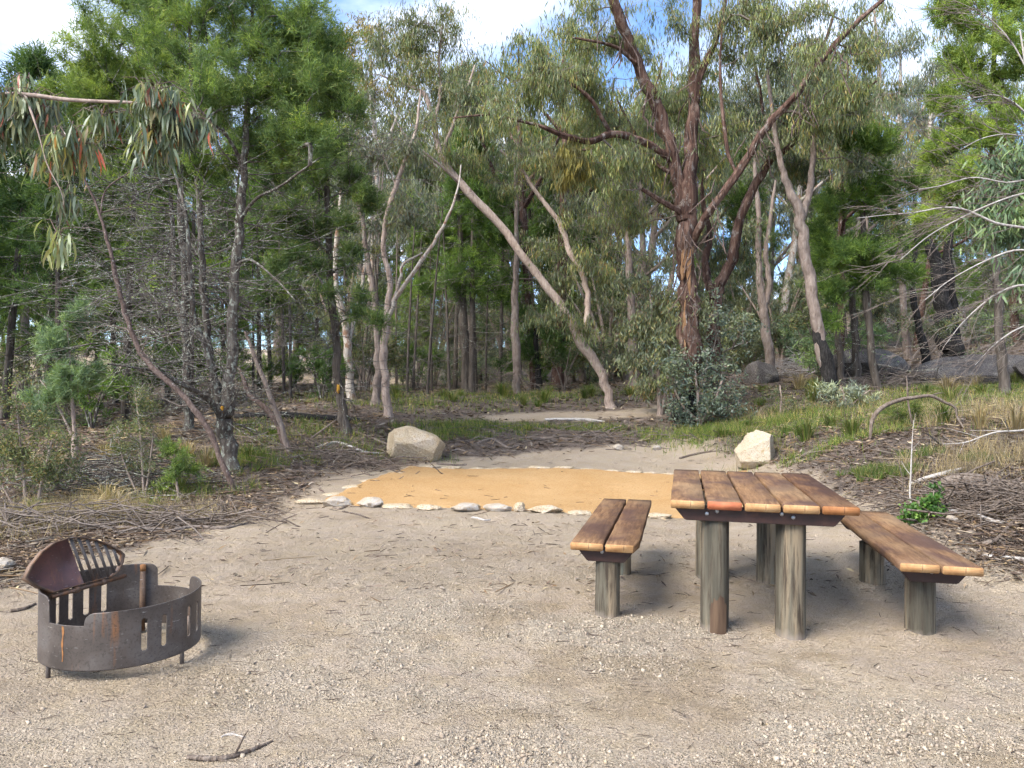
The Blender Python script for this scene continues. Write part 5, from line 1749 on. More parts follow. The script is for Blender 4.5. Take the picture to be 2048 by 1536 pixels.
build_plant('gum_tree', o, 'gum tree reaching in from the side with long drooping sickle leaves near the viewer', 'tree', None, [tr, br, b4], att, 23, bark='bark_gum', twig='bark_red', leaf='leaf_near', n_per=26, L=.155, W=.017, spread=.085,
            detail=True, red=.07, droop=1.6, up=-.2, bow=-.1, r_tip=.0018, rmax=.006, step=.12, limb_names=['trunk', 'limb', 'limb'], ridge=.03, nsub=3, start_frac=.9)

# gum foliage reaching in at the right edge
o = at_ground(2330, d=8.0)
hd = lambda px, py, r, dd=0: np.append(P(px, py, 8.0 + dd) - o, rad(r, 8.0))
tr = smooth_line([np.array([0, 0, -.25, .09]), np.array([0, 0, .5, .08]), np.array([-.1, 0, 1.6, .06]), hd(2280, 500, 8), hd(2240, 360, 6), hd(2200, 250, 4)], 24)
b1_ = smooth_line([hd(2285, 520, 5), hd(2180, 450, 4), hd(2090, 410, 3), hd(2020, 400, 2), hd(1970, 390, 1.2)], 20)
b2_ = smooth_line([hd(2270, 480, 5), hd(2170, 360, 4), hd(2080, 320, 3), hd(2020, 320, 2)], 20)
rg = np.random.default_rng(25)
att = blobs_px(rg, [(2015, 345, 50, 45, 26), (2030, 430, 55, 45, 24), (1985, 440, 35, 35, 12), (2080, 380, 60, 80, 20), (2030, 520, 45, 35, 10), (1985, 375, 30, 25, 8)], 8.0, o, 5, .6, .8)
build_plant('gum_sapling', o, 'young gum with fresh green sickle leaves behind the bare grey branches at the edge', 'tree', None, [tr, b1_, b2_], att, 26, bark='bark_gum', twig='bark_red', leaf='leaf_wattle', n_per=24, L=.15, W=.022, spread=.13, detail=True,
            up=-.2, bow=-.1, r_tip=.0025, rmax=.008, step=.2, ridge=.03, start_frac=.7)
# dead bare tree reaching in from the right
o = at_ground(2260, d=6.6)
hd = lambda px, py, r, dd=0: np.append(P(px, py, 6.6 + dd) - o, rad(r, 6.6))
tr = smooth_line([np.array([0, 0, -.25, .08]), np.array([0, 0, .4, .07]), hd(2230, 700, 13), hd(2190, 560, 10), hd(2140, 480, 8), hd(2100, 400, 5), hd(2070, 250, 3), hd(2040, 60, 1.5)], 30)
LB = [[hd(2150, 500, 7), hd(2090, 465, 6), hd(2045, 455, 5.5), hd(1995, 447, 5), hd(1960, 432, 4.5), hd(1925, 418, 4), hd(1885, 415, 3.2), hd(1830, 425, 2.2), hd(1770, 430, 1.5), hd(1715, 436, 1)],
      [hd(2180, 540, 6), hd(2100, 390, 4), hd(2045, 388, 3.5), hd(1990, 405, 3), hd(1930, 432, 2.6), hd(1860, 470, 2), hd(1800, 520, 1.2)],
      [hd(2150, 490, 5), hd(2080, 370, 4), hd(2010, 365, 3), hd(1945, 355, 2.6), hd(1880, 372, 2), hd(1825, 380, 1.2)],
      [hd(2200, 590, 6), hd(2110, 520, 4.5), hd(2040, 500, 4), hd(1975, 520, 3), hd(1900, 560, 2), hd(1850, 600, 1.2)],
      [hd(2210, 640, 6), hd(2130, 590, 4.5), hd(2050, 570, 4), hd(1990, 590, 3), hd(1930, 640, 2), hd(1890, 690, 1.2)],
      [hd(2220, 680, 5), hd(2140, 660, 4), hd(2060, 650, 3.2), hd(2000, 680, 2.4), hd(1950, 730, 1.4)],
      [hd(2080, 270, 4), hd(2040, 215, 3), hd(1990, 190, 2), hd(1930, 200, 1.2)],
      [hd(2060, 150, 3), hd(2020, 80, 2.4), hd(1970, 30, 1.6), hd(1930, 10, 1)],
      [hd(2150, 500, 5), hd(2085, 300, 3.5), hd(2030, 270, 2.6), hd(1970, 275, 1.8), hd(1920, 300, 1)]]
LB = [smooth_line(l, 24) for l in LB]
t = root('dead_tree', o, 0, 'bare dead tree at the edge sweeping pale grey twigs into the picture', 'dead tree')
link('trunk', limb_mesh('trunk', tr, 'twig_pale', 14, .06), t)
T = Tubes()
rg = np.random.default_rng(29)
for l in LB:
    link('limb', limb_mesh('limb', l * np.array([1, 1, 1, .52]), 'twig_pale', 8, .03), t)
    main = nrm(l[-1, :3] - l[0, :3])
    for i in range(17):
        j = rg.integers(6, 24)
        p0 = l[j, :3]
        dd = nrm(main * 1.0 + rnd_dirs(rg, 1)[0] * .55 + np.array([0, 0, -.25]))
        L_ = rg.uniform(.25, .85)
        s = np.linspace(0, 1, 6)[:, None]
        pts = p0 + dd * L_ * s + rg.normal(size=3) * .12 * L_ * s * s + np.array([0, 0, -.1 * L_]) * s * s
        pts[1:] += rg.normal(size=(5, 3)) * .008
        T.add(pts, np.linspace(.0034, .0010, 6), 4)
        for q_ in range(3):
            k_ = rg.integers(1, 5)
            d2 = nrm(dd + rnd_dirs(rg, 1)[0] * .6)
            l2 = L_ * rg.uniform(.2, .5)
            T.add(np.array([pts[k_], pts[k_] + d2 * l2 * .5 + rg.normal(size=3) * .01, pts[k_] + d2 * l2]), [.0025, .0018, .001], 3)
link('twigs', T.mesh('twigs', M['twig']), t)['kind'] = 'stuff'

# ------------------------------------------------------------------ prototype trees, copied into the bush behind
def proto_gum(seed, H, bark, leaf, spread_r=0.30, n_att=170, n_per=46):
    rg = np.random.default_rng(seed)
    lean = rg.normal(size=2) * 0.05 * H
    fork = rg.uniform(0.35, 0.5)
    r0 = 0.016 * H
    tr = smooth_line([(0, 0, -.3, r0 * 1.3), (0, 0, 0.05 * H, r0), (lean[0] * .5, lean[1] * .5, fork * .6 * H, r0 * .85), (lean[0], lean[1], fork * H, r0 * .75), (lean[0] * 1.3, lean[1] * 1.3, .72 * H, r0 * .45), (lean[0] * 1.2, lean[1], .95 * H, r0 * .15)], 26)
    limbs = [tr]
    att = [blob_points(rg, tr[-1, :3] - [0, 0, .06 * H], (.10 * H, .10 * H, .09 * H), int(n_att * .22), 6)]
    nl = rg.integers(4, 6)
    for i in range(nl):
        az = i * 2 * np.pi / nl + rg.normal() * .4
        z0 = rg.uniform(fork * .85, .7)
        k = int(np.argmin(np.abs(tr[:, 2] - z0 * H)))
        s = tr[k]
        out = np.array([math.cos(az), math.sin(az), 0]) * rg.uniform(.14, spread_r) * H
        e = s[:3] + out + np.array([0, 0, rg.uniform(.12, .3) * H])
        m_ = s[:3] + out * .55 + np.array([0, 0, rg.uniform(.05, .14) * H]) + rg.normal(size=3) * .02 * H
        lb = smooth_line([(*s[:3], s[3] * .6), (*m_, s[3] * .45), (*e, s[3] * .15)], 12)
        limbs.append(lb)
        att.append(blob_points(rg, e, (.11 * H, .11 * H, .085 * H), int(n_att * .78 / nl * .7), 6))
        att.append(blob_points(rg, m_ + [0, 0, .02 * H], (.09 * H, .09 * H, .07 * H), int(n_att * .78 / nl * .3), 6))
    return build_plant('gum_tree', (0, 0, 0), None, None, None, limbs, np.concatenate(att), seed, bark=bark, leaf=leaf, n_per=n_per, L=.23, W=.032, droop=1.3, spread=.34, sides=9, ridge=.05, up=-.1, bow=.1, rmax=.05, subtwigs=False)


def proto_pine(seed, H, leaf, z0=.17, wide=.18, n_att=230, n_per=110, dead=20):
    rg = np.random.default_rng(seed)
    r0 = .011 * H
    ln = rg.normal(size=2) * .03 * H
    tr = smooth_line([(0, 0, -.3, r0 * 1.35), (0, 0, .04 * H, r0), (ln[0] * .4, ln[1] * .4, .4 * H, r0 * .75), (ln[0], ln[1], .75 * H, r0 * .4), (ln[0], ln[1], H, r0 * .08)], 26)
    zz = rg.uniform(0, 1, n_att) ** .8
    rr = wide * H * (1 - zz) ** .6 * (0.35 + .65 * rg.random(n_att)) * (0.75 + .5 * vnoise(zz * 9, np.zeros(n_att), seed % 50)) + .02 * H
    az = rg.uniform(0, 2 * np.pi, n_att)
    att = np.stack([ln[0] + rr * np.cos(az), ln[1] + rr * np.sin(az), (z0 + zz * (1 - z0)) * H], 1)
    return build_plant('cypress_pine', (0, 0, 0), None, None, None, [tr], att, seed, kind='pine', bark='bark_pine', twig='twig_dark', leaf=leaf, n_per=n_per, L=.15, W=.026, size=.36, sides=9, ridge=.1, up=.15, rmax=.03,
                       dead=[(0, dict(n=dead, lo=.06, hi=.5, length=.17 * H, rise=.05, sub=5))] if dead else None)


def proto_mallee(seed, H):
    rg = np.random.default_rng(seed)
    limbs, att = [], []
    for i in range(6):
        az = i * 1.05 + rg.normal() * .3
        e = np.array([math.cos(az) * .28 * H, math.sin(az) * .28 * H, rg.uniform(.6, .95) * H])
        limbs.append(smooth_line([(0, 0, -.2, .014 * H), (*(e * [.3, .3, .45]), .011 * H), (*e, .003 * H)], 12))
        for f_ in (.3, .55, .8, 1.0):
            att.append(blob_points(rg, e * [f_ + .15, f_ + .15, f_ * .97], (.13 * H, .13 * H, .12 * H), 11, 5))
    at_ = np.concatenate(att)
    return build_plant('gum_tree', (0, 0, 0), None, None, None, limbs, at_, seed, bark='bark_gum', leaf='leaf_gum_grey', n_per=40, L=.20, W=.04, spread=.32, sides=7, ridge=.05, up=-.1, bow=.1, rmax=.03, subtwigs=False, limb_names=['stem'] * 6)


def proto_pole(seed, H):
    rg = np.random.default_rng(seed)
    r0 = .009 * H
    ln = rg.normal(size=2) * .07 * H
    tr = smooth_line([(0, 0, -.3, r0 * 1.3), (0, 0, .03 * H, r0), (ln[0] * .3, ln[1] * .5, .4 * H, r0 * .8), (ln[0], ln[1], H, r0 * .25)], 20)
    return build_plant('dead_pole', (0, 0, 0), None, None, None, [tr], None, seed, bark='bark_pine' if seed % 2 else 'bark_grey', sides=8, dead=[(0, dict(n=34, lo=.08, hi=1, length=.17 * H, rise=.25, sub=6))])


def proto_shrub(seed, H, leaf, n_att=70, n_per=34, L=.08, W=.022, twig='twig', kind='gum', name='shrub', spread=.13, droop=.1):
    rg = np.random.default_rng(seed)
    limbs = []
    att = []
    for i in range(5):
        az = i * 1.26 + rg.normal() * .3
        e = np.array([math.cos(az) * .32 * H, math.sin(az) * .32 * H, rg.uniform(.55, .9) * H])
        limbs.append(smooth_line([(0, 0, -.08, .012 * H), (*(e * [.35, .35, .5]), .009 * H), (*e, .003 * H)], 9))
        att.append(blob_points(rg, e * [.9, .9, .85], (.26 * H, .26 * H, .22 * H), n_att // 6, 5))
    att.append(blob_points(rg, (0, 0, .35 * H), (.34 * H, .34 * H, .25 * H), n_att // 6, 5))
    at_ = np.concatenate(att)
    at_[:, 2] = np.maximum(at_[:, 2], .06 * H)
    return build_plant(name, (0, 0, 0), None, None, None, limbs, at_, seed, kind=kind, bark=twig, twig=twig, leaf=leaf, n_per=n_per, L=L, W=W, spread=spread, size=spread * 1.4, droop=droop, sides=6, up=.1, r_tip=.003, rmax=.012, limb_names=['stem'] * 5, crown_name='foliage', subtwigs=False)


PROTO = {'g0': proto_gum(201, 10, 'bark_gum', 'leaf_gum'), 'g1': proto_gum(202, 11, 'bark_white', 'leaf_gum_grey'), 'g2': proto_gum(203, 9, 'bark_grey', 'leaf_gum_grey'), 'g3': proto_gum(204, 10, 'bark_string', 'leaf_gum', .34),
         'p0': proto_pine(211, 8, 'leaf_pine_dark'), 'p1': proto_pine(212, 9, 'leaf_pine', .2, .16), 'p2': proto_pine(213, 8.5, 'leaf_pine_dark', .36, .15, 150), 'p3': proto_pine(214, 7, 'leaf_pine', .02, .22, 240, 100, 0), 'g4': proto_mallee(215, 6.5), 'd0': proto_pole(221, 6), 'd1': proto_pole(222, 7),
         's0': proto_shrub(231, 1.5, 'leaf_shrub'), 's1': proto_shrub(232, 1.4, 'leaf_gum_grey', 60, 30, .12, .028), 's2': proto_shrub(233, 1.2, 'leaf_wattle', 60, 40, .09, .02), 's3': proto_shrub(234, 1.3, 'leaf_pine_dark', 60, 60, .1, .018, 'twig_dark', 'pine')}
_used = set()
NAMES = {'g': 'gum_tree', 'p': 'cypress_pine', 'd': 'dead_pole', 's': 'shrub'}
KIND_W = {'g0': 'pinkish-trunked gum', 'g1': 'white-trunked gum', 'g2': 'grey-green gum', 'g3': 'brown rough-barked gum', 'g4': 'bushy grey gum', 'p3': 'low-branched cypress pine', 'p0': 'dark cypress pine', 'p1': 'mid-green cypress pine', 'p2': 'high-crowned cypress pine', 'd0': 'thin dark bare trunk', 'd1': 'thin grey bare trunk',
          's0': 'olive shrub', 's1': 'grey-green shrub', 's2': 'pale wattle shrub', 's3': 'dark needled shrub'}
CATS = {'g': 'tree', 'p': 'tree', 'd': 'dead tree', 's': 'shrub'}


def put(key, px, d, scale, where, group):
    src = PROTO[key]
    if key in _used:
        o = copy_tree(src)
    else:
        o = src
        _used.add(key)
    p = at_ground(px, d=d)
    o.location = p
    s = scale
    o.scale = (s * RNG.uniform(.9, 1.1), s * RNG.uniform(.9, 1.1), s)
    o.rotation_euler = (RNG.normal() * .03, RNG.normal() * .03, RNG.uniform(0, 6.28))
    tag(o, KIND_W[key] + ' ' + where, CATS[key[0]], group)
    return o


rgp = np.random.default_rng(77)


MARKS = [(40, 'picture edge'), (230, 'reddish sapling'), (374, 'lichen-grey pine'), (470, 'many-stemmed pine'), (570, 'leaning poles'), (685, 'orange-spotted pine'), (772, 'white-barked gum'), (830, 'tan boulder'), (930, 'blackish pine'), (1032, 'dead cypress'),
         (1110, 'leaning gum'), (1222, 'leaning gum foot'), (1300, 'bushy young gum'), (1375, 'tall stringybark'), (1437, 'dark leaning stringybark'), (1540, 'slender forked gum'), (1645, 'charred grey gum'), (1740, 'slim-trunked dark pine'), (1850, 'thin burnt trunk'), (1900, 'burnt hollow trunk'), (2005, 'bright green pine')]


def gap(px):
    a_ = [m for m in MARKS if m[0] <= px]
    b_ = [m for m in MARKS if m[0] > px]
    if not a_:
        return 'at the far left edge'
    if not b_:
        return 'at the far right edge'
    return 'between %s and %s' % (a_[-1][1], b_[0][1])


def region(n, px0, px1, d0, d1, keys, s0, s1, where, group):
    for i in range(n):
        px = px0 + (px1 - px0) * (i + rgp.uniform(.1, .9)) / n
        d = d0 + (d1 - d0) * rgp.random()
        put(keys[rgp.integers(0, len(keys))], px, d, rgp.uniform(s0, s1), ROWS[group] + ' ' + gap(px), group)


ROWS = {'trunks of the crowded stand': 'in the crowded stand', 'slim trunks behind the left cypress pines': 'standing', 'trees behind the left cypress pines': 'just behind,', 'far trees at the left': 'deep in the bush', 'far trees in the middle': 'far behind,',
        'trees behind the stringybarks': 'behind, seen', 'far trees up the slope': 'far up the slope', 'trees beyond the granite': 'beyond the granite', 'far trees on the rise': 'high on the rise', 'farthest line of trees': 'in the farthest line',
        'thicket at the left': 'in the thicket', 'thicket behind the middle trunks': 'low in the thicket', 'thicket behind the stringybarks': 'in the leafy thicket', 'thicket on the rise': 'in the thicket uphill', 'far thicket closing the view': 'far off',
        'shrubs under the left pines': 'under the pines', 'shrubs among the middle trunks': 'among the trunks', 'shrubs behind the stringybarks': 'further back', 'shrubs by the granite': 'on the grassy rise'}
# crowded stand beyond the pale gums
region(15, 690, 1010, 20.5, 27, ['d0', 'd1', 'p2', 'd0', 'p2'], .75, 1.05, 'in the crowded stand behind the pale gums', 'trunks of the crowded stand')
region(7, 480, 700, 19, 27, ['d0', 'd1', 'p2', 'd0'], .7, 1.0, 'seen between the two left cypress pines', 'slim trunks behind the left cypress pines')
region(10, -150, 500, 14.5, 22, ['p1', 'p0', 'p2', 'p1'], .75, 1.15, 'behind the lichen-covered cypress pines', 'trees behind the left cypress pines')
region(8, -250, 650, 24, 36, ['p0', 'p1', 'g0', 'g2', 'p2'], .9, 1.3, 'deep in the bush at the left', 'far trees at the left')
region(11, 560, 1060, 27, 42, ['g0', 'g1', 'p0', 'g2', 'g0'], 1.0, 1.45, 'far behind the crowded stand', 'far trees in the middle')
region(17, 1000, 1700, 23, 36, ['g0', 'g1', 'g2', 'g2', 'p0', 'g3'], 1.0, 1.45, 'behind the stringybarks', 'trees behind the stringybarks')
region(16, 950, 1800, 38, 60, ['g0', 'g1', 'g2', 'g2'], 1.3, 1.9, 'far up the slope behind the stringybarks', 'far trees up the slope')
region(11, 1660, 2350, 22, 34, ['p0', 'g1', 'g2', 'p1', 'g3', 'd1'], .75, 1.1, 'on the rise beyond the granite', 'trees beyond the granite')
region(12, 1620, 2500, 36, 62, ['g1', 'g2', 'p0', 'g0'], .9, 1.15, 'high on the far rise at the right', 'far trees on the rise')
region(22, -400, 1250, 42, 75, ['g2', 'p0', 'g0', 'g1'], 1.3, 1.9, 'in the farthest line of bush', 'farthest line of trees')
region(14, -350, 700, 24, 38, ['p3', 'g4', 'p3', 'p0'], .7, 1.1, 'in the thicket at the left', 'thicket at the left')
region(12, 650, 1250, 28, 42, ['p3', 'g4', 'g4', 'p3'], .6, .95, 'in the thicket behind the middle trunks', 'thicket behind the middle trunks')
region(14, 1150, 1750, 25, 42, ['g4', 'g4', 'g4', 'p3'], .6, 1.0, 'in the thicket behind the stringybarks', 'thicket behind the stringybarks')
region(14, 1650, 2450, 25, 45, ['g4', 'p3', 'g4'], .6, 1.0, 'in the thicket on the rise', 'thicket on the rise')
region(34, -500, 2600, 48, 78, ['g4', 'p3', 'g4', 'g4'], 1.0, 1.7, 'closing the view far behind', 'far thicket closing the view')
# understorey
region(16, -100, 760, 15, 30, ['s0', 's3', 's1', 's0', 's3'], .8, 1.7, 'under the cypress pines at the left', 'shrubs under the left pines')
region(16, 700, 1300, 21, 34, ['s0', 's1', 's3', 's1'], .7, 1.6, 'among the trunks in the middle', 'shrubs among the middle trunks')
region(16, 1250, 1680, 19, 36, ['s1', 's1', 's2', 's0'], .8, 2.0, 'behind the stringybarks', 'shrubs behind the stringybarks')
region(14, 1600, 2250, 19, 34, ['s0', 's1', 's2'], .7, 1.6, 'on the grassy rise by the granite', 'shrubs by the granite')

# ------------------------------------------------------------------ shrubs and small plants one can pick out
def hero_bush(name, label, cat, px, d, stems, blobs, seed, **kw):
    return hero(name, label, cat, (px, d), stems, blobs, seed, crown_name='foliage', limb_names=['stem'] * len(stems), **{"subtwigs": False, **kw})


hero_bush('young_gum', 'bushy young gum with drooping grey-green leaves left of the stringybark trunk', 'shrub', 1318, 16.7, [[(1320, 830, 5), (1315, 740, 4), (1305, 650, 3), (1300, 580, 1.5)], [(1322, 830, 4), (1335, 760, 3), (1340, 690, 2)]],
          [(1300, 600, 45, 50, 34), (1320, 660, 55, 55, 44), (1280, 680, 45, 50, 34), (1295, 745, 60, 45, 44), (1350, 600, 35, 60, 24, -.5), (1280, 550, 35, 35, 14), (1345, 700, 35, 50, 20, -.6), (1410, 640, 35, 60, 18, -.6)], 301, leaf='leaf_young', n_per=40, L=.13, W=.028, spread=.22, up=0)
hero_bush('coarse_shrub', 'dark blue-green broad-leaved shrub wrapped round the foot of the stringybark', 'shrub', 1400, 15.5, [[(1400, 845, 4), (1395, 790, 3), (1390, 740, 2)], [(1402, 845, 4), (1430, 800, 3), (1445, 760, 2)], [(1398, 845, 3), (1365, 810, 2.5), (1350, 780, 1.5)]],
          [(1350, 790, 42, 40, 26), (1395, 770, 45, 50, 34), (1445, 770, 50, 50, 36), (1420, 710, 55, 45, 30, .2), (1465, 690, 45, 50, 24, .4), (1365, 720, 45, 50, 26), (1455, 815, 50, 22, 22, -.2), (1395, 820, 55, 18, 22, -.2), (1420, 630, 40, 50, 16, .3)], 302, tight=.8, leaf='leaf_coarse', n_per=24, L=.085, W=.034, spread=.18, droop=.1, up=0, twig='twig_dark')
hero_bush('wattle', 'feathery pale blue-green wattle at the left, behind the bare twigs', 'shrub', 140, 11.2, [[(150, 880, 4), (145, 800, 3), (140, 720, 2), (135, 660, 1)], [(148, 880, 3), (110, 800, 2), (80, 760, 1)]],
          [(135, 690, 45, 40, 34), (110, 760, 45, 35, 34), (175, 740, 35, 35, 20), (85, 810, 35, 30, 18), (150, 640, 30, 30, 12)], 303, kind='pine', leaf='leaf_wattle', n_per=130, L=.09, W=.011, size=.2, up=.1)
hero_bush('grey_shrub', 'airy olive-grey shrub in front of the lichen-covered pine', 'shrub', 285, 9.1, [[(290, 1010, 3), (285, 940, 2.6), (280, 860, 2), (270, 780, 1)], [(288, 1010, 2.5), (300, 930, 2), (308, 850, 1)], [(285, 1010, 2), (250, 930, 1.6), (235, 870, 1)]],
          [(270, 800, 34, 36, 34), (255, 860, 34, 34, 30), (300, 850, 30, 40, 28), (280, 920, 38, 34, 28), (250, 920, 30, 30, 14)], 304, leaf='leaf_shrub', n_per=36, L=.035, W=.011, spread=.1, droop=.0, up=.1, twig='twig_pale', r_tip=.002, rmax=.006)
hero_bush('olive_shrub', 'big olive twiggy shrub at the left edge of the clearing', 'shrub', 60, 8.6, [[(60, 1060, 4), (50, 980, 3), (40, 880, 2), (30, 780, 1.2)], [(64, 1060, 4), (85, 960, 3), (105, 880, 2)], [(55, 1060, 3), (15, 990, 2), (-20, 920, 1.5)]],
          [(30, 850, 50, 50, 46), (90, 890, 50, 50, 46), (50, 950, 60, 45, 50), (-10, 930, 50, 60, 36), (120, 950, 35, 40, 24), (20, 780, 40, 40, 22)], 305, leaf='leaf_shrub', n_per=38, L=.045, W=.013, spread=.12, droop=0, up=.1, twig='twig', r_tip=.0022, rmax=.007)
hero_bush('pine_seedling', 'small fresh green cypress seedling at the foot of the lichen-covered pine', 'sapling', 355, 9.0, [[(357, 1000, 2.5), (352, 950, 2), (348, 900, 1)]], [(350, 920, 28, 30, 16), (340, 960, 34, 25, 16), (370, 950, 25, 25, 10)], 306, kind='pine', leaf='leaf_pine', n_per=90, L=.06, W=.008, size=.14, up=.1, twig='twig_dark')
hero_bush('low_bush', 'low dusty bush between the cream boulder and the small granite knob', 'shrub', 1560, 15.2, [[(1560, 835, 2), (1562, 800, 1.5), (1560, 770, 1)]], [(1555, 800, 34, 20, 16), (1600, 815, 30, 18, 12)], 307, leaf='leaf_shrub', n_per=34, L=.06, W=.014, spread=.14, droop=0, up=.1)
hero_bush('silver_shrub', 'silver-leaved shrub at the foot of the charred grey gum', 'shrub', 1690, 14.6, [[(1692, 818, 2.5), (1688, 790, 2), (1680, 770, 1)], [(1694, 818, 2), (1720, 795, 1.5), (1740, 780, 1)]], [(1680, 785, 32, 20, 16), (1725, 785, 34, 22, 18), (1700, 805, 34, 14, 10)], 308, leaf='leaf_silver', n_per=26, L=.13, W=.02, spread=.13, droop=-.3, up=.1)
hero_bush('round_leaved_plant', 'rounded fresh green plant beside the far bench', 'plant', 1842, 6.75, [[(1843, 1052, 2), (1840, 1030, 2), (1838, 1000, 1)], [(1845, 1052, 2), (1862, 1020, 1.5), (1868, 980, 1)], [(1841, 1052, 1.5), (1815, 1030, 1)]],
          [(1820, 1025, 22, 14, 20), (1850, 1018, 24, 16, 24), (1865, 990, 14, 14, 9), (1878, 1020, 16, 14, 12), (1842, 1038, 30, 10, 20), (1870, 968, 6, 8, 3)], 309, leaf='leaf_fresh', n_per=20, L=.034, W=.03, spread=.045, droop=-.2, up=.1, r_tip=.0015, rmax=.004, twig='leaf_fresh')
hero_bush('wiry_shrub', 'wiry grey-green broom-like bush in the middle of the bent branch arch', 'shrub', 1795, 11.6, [[(1798, 868, 2), (1796, 840, 1.5), (1795, 815, 1)]], [(1790, 835, 30, 22, 26), (1820, 830, 25, 24, 18)], 310, kind='pine', leaf='grass', n_per=60, L=.10, W=.007, size=.16, up=.1)

# tussocks: blades arching out of one foot
def tussock_mesh(seed, n, H, spread, W=.009, flop=.5):
    rg = np.random.default_rng(seed)
    az = rg.uniform(0, 2 * np.pi, n)
    out = rg.uniform(.05, 1, n) ** .7 * spread
    hh = H * rg.uniform(.5, 1.1, n)
    base = np.stack([np.cos(az) * out * .18, np.sin(az) * out * .18, np.full(n, -.02)], 1)
    dirh = np.stack([np.cos(az), np.sin(az), 0 * az], 1)
    p1 = base + dirh * out[:, None] * .35 + np.array([0, 0, 1]) * hh[:, None] * .65
    p2 = base + dirh * out[:, None] * (1 + flop * .4) + np.array([0, 0, 1]) * (hh * (1 - flop * out / spread * .7))[:, None]
    sd_ = nrm(np.cross(dirh, [0, 0, 1]) + rg.normal(size=(n, 3)) * .4) * W * .5
    V = np.stack([base - sd_, base + sd_, p1 + sd_ * .8, p1 - sd_ * .8, p2], 1).reshape(-1, 3)
    k = np.arange(n)[:, None] * 5
    v = rg.random(n)
    A = np.repeat(np.stack([v, np.clip(.5 + rg.normal(size=n) * .2, 0, 1)], 1), 5, 0)
    return V, [k + np.array([[0, 1, 2, 3]]), k + np.array([[3, 2, 4]])], A


TM = []
for i, (n_, H_, s_, m_) in enumerate([(150, .38, .30, 'grass'), (120, .30, .26, 'grass'), (110, .45, .34, 'straw'), (90, .22, .2, 'grass')]):
    V, F, A = tussock_mesh(400 + i, n_, H_, s_)
    TM.append(mesh_np('tussock', V, F, [M[m_]], False, A))


def tussock(px, d, k, s, label, group='grass tussocks'):
    p = at_ground(px, d=d)
    o = link('grass_tussock', TM[k], None, p)
    o.scale = (s, s, s * RNG.uniform(.85, 1.1))
    o.rotation_euler = (0, 0, RNG.uniform(0, 6.28))
    tag(o, label, 'grass', group)


for (px, d, k, s, lab) in [(1612, 12.0, 0, 1.25, 'large green tussock behind the cream boulder'), (1704, 11.5, 0, 1.2, 'large green tussock just left of the bent branch arch'), (1888, 11.2, 0, 1.3, 'pale tussock inside the far end of the bent branch arch'),
                           (1660, 12.8, 1, 1.1, 'small tussock between the two large green ones'), (1445, 14.2, 3, 1.4, 'bright green tuft at the foot of the dark leaning stringybark'), (1500, 14.5, 3, 1.2, 'low green tuft beyond the cream boulder'),
                           (1960, 10.5, 2, 1.0, 'straw-coloured tussock right of the bent branch arch'), (2030, 10.0, 2, 1.1, 'tall straw tussock at the right edge'), (500, 11.0, 3, 1.3, 'green tuft right of the lichen-covered trunk'), (545, 12.6, 3, 1.2, 'green tuft behind the leaning poles')]:
    tussock(px, d, k, s, lab)
for i in range(26):
    TPX = [rgp.uniform(720, 1330)]; tussock(TPX[0], rgp.uniform(17.6, 22), [0, 1, 0, 3][i % 4], rgp.uniform(.8, 1.35), 'green tussock behind the soil bank, ' + gap(TPX[0]), 'tussocks behind the soil bank')
for i in range(24):
    TPX = [rgp.uniform(1480, 2080)]; tussock(TPX[0], rgp.uniform(12.5, 19), [0, 1, 3, 2][i % 4], rgp.uniform(.8, 1.4), 'tussock on the grassy slope ' + gap(TPX[0]), 'tussocks below the granite')
for i in range(16):
    tussock(rgp.uniform(0, 480), rgp.uniform(7.4, 12), [2, 1, 2][i % 3], rgp.uniform(.6, 1.1), ['straw-coloured dry tuft', 'greenish tuft', 'pale dry tuft'][i % 3] + ' in the undergrowth at the left edge', 'dry tufts at the left edge')

# ------------------------------------------------------------------ stuff that covers the ground
def scatter(tv, tf, pos, scl, rot, A=None, jitter=0.0, rg=None):
    """copies of a small template as one mesh; rot (n,3,3)"""
    n, m = len(pos), len(tv)
    V = np.einsum('nij,nmj->nmi', rot, tv[None] * scl[:, None, :])
    if jitter:
        V += rg.normal(size=V.shape) * jitter * scl.mean(1)[:, None, None]
    V = (V + pos[:, None]).reshape(-1, 3)
    F = (tf[None] + (np.arange(n) * m)[:, None, None]).reshape(-1, tf.shape[1])
    return V, F


def rot_zyx(az, pitch, roll):
    ca, sa_ = np.cos(az), np.sin(az)
    cp, sp_ = np.cos(pitch), np.sin(pitch)
    cr, sr = np.cos(roll), np.sin(roll)
    z = np.zeros_like(az)
    o_ = z + 1
    Rz = np.stack([np.stack([ca, -sa_, z], -1), np.stack([sa_, ca, z], -1), np.stack([z, z, o_], -1)], -2)
    Ry = np.stack([np.stack([cp, z, sp_], -1), np.stack([z, o_, z], -1), np.stack([-sp_, z, cp], -1)], -2)
    Rx = np.stack([np.stack([o_, z, z], -1), np.stack([z, cr, -sr], -1), np.stack([z, sr, cr], -1)], -2)
    return Rz @ Ry @ Rx


def field(rg, n, d0, d1, wide=.78, power=1.0):
    """spots spread over the wedge of ground in front of the clearing, evenly per picture height"""
    u = rg.random(n) ** power
    d = 1 / (1 / d0 + (1 / d1 - 1 / d0) * u)
    x = rg.uniform(-wide, wide, n) * d
    return x, d


rg = np.random.default_rng(90)
LITC = leaf_mat('litter', [(0.0, (0.065, 0.042, 0.032)), (0.35, (0.13, 0.09, 0.07)), (0.7, (0.20, 0.148, 0.115)), (0.93, (0.28, 0.225, 0.18)), (1.0, (0.36, 0.31, 0.25))], .05, .8, .1, 0)
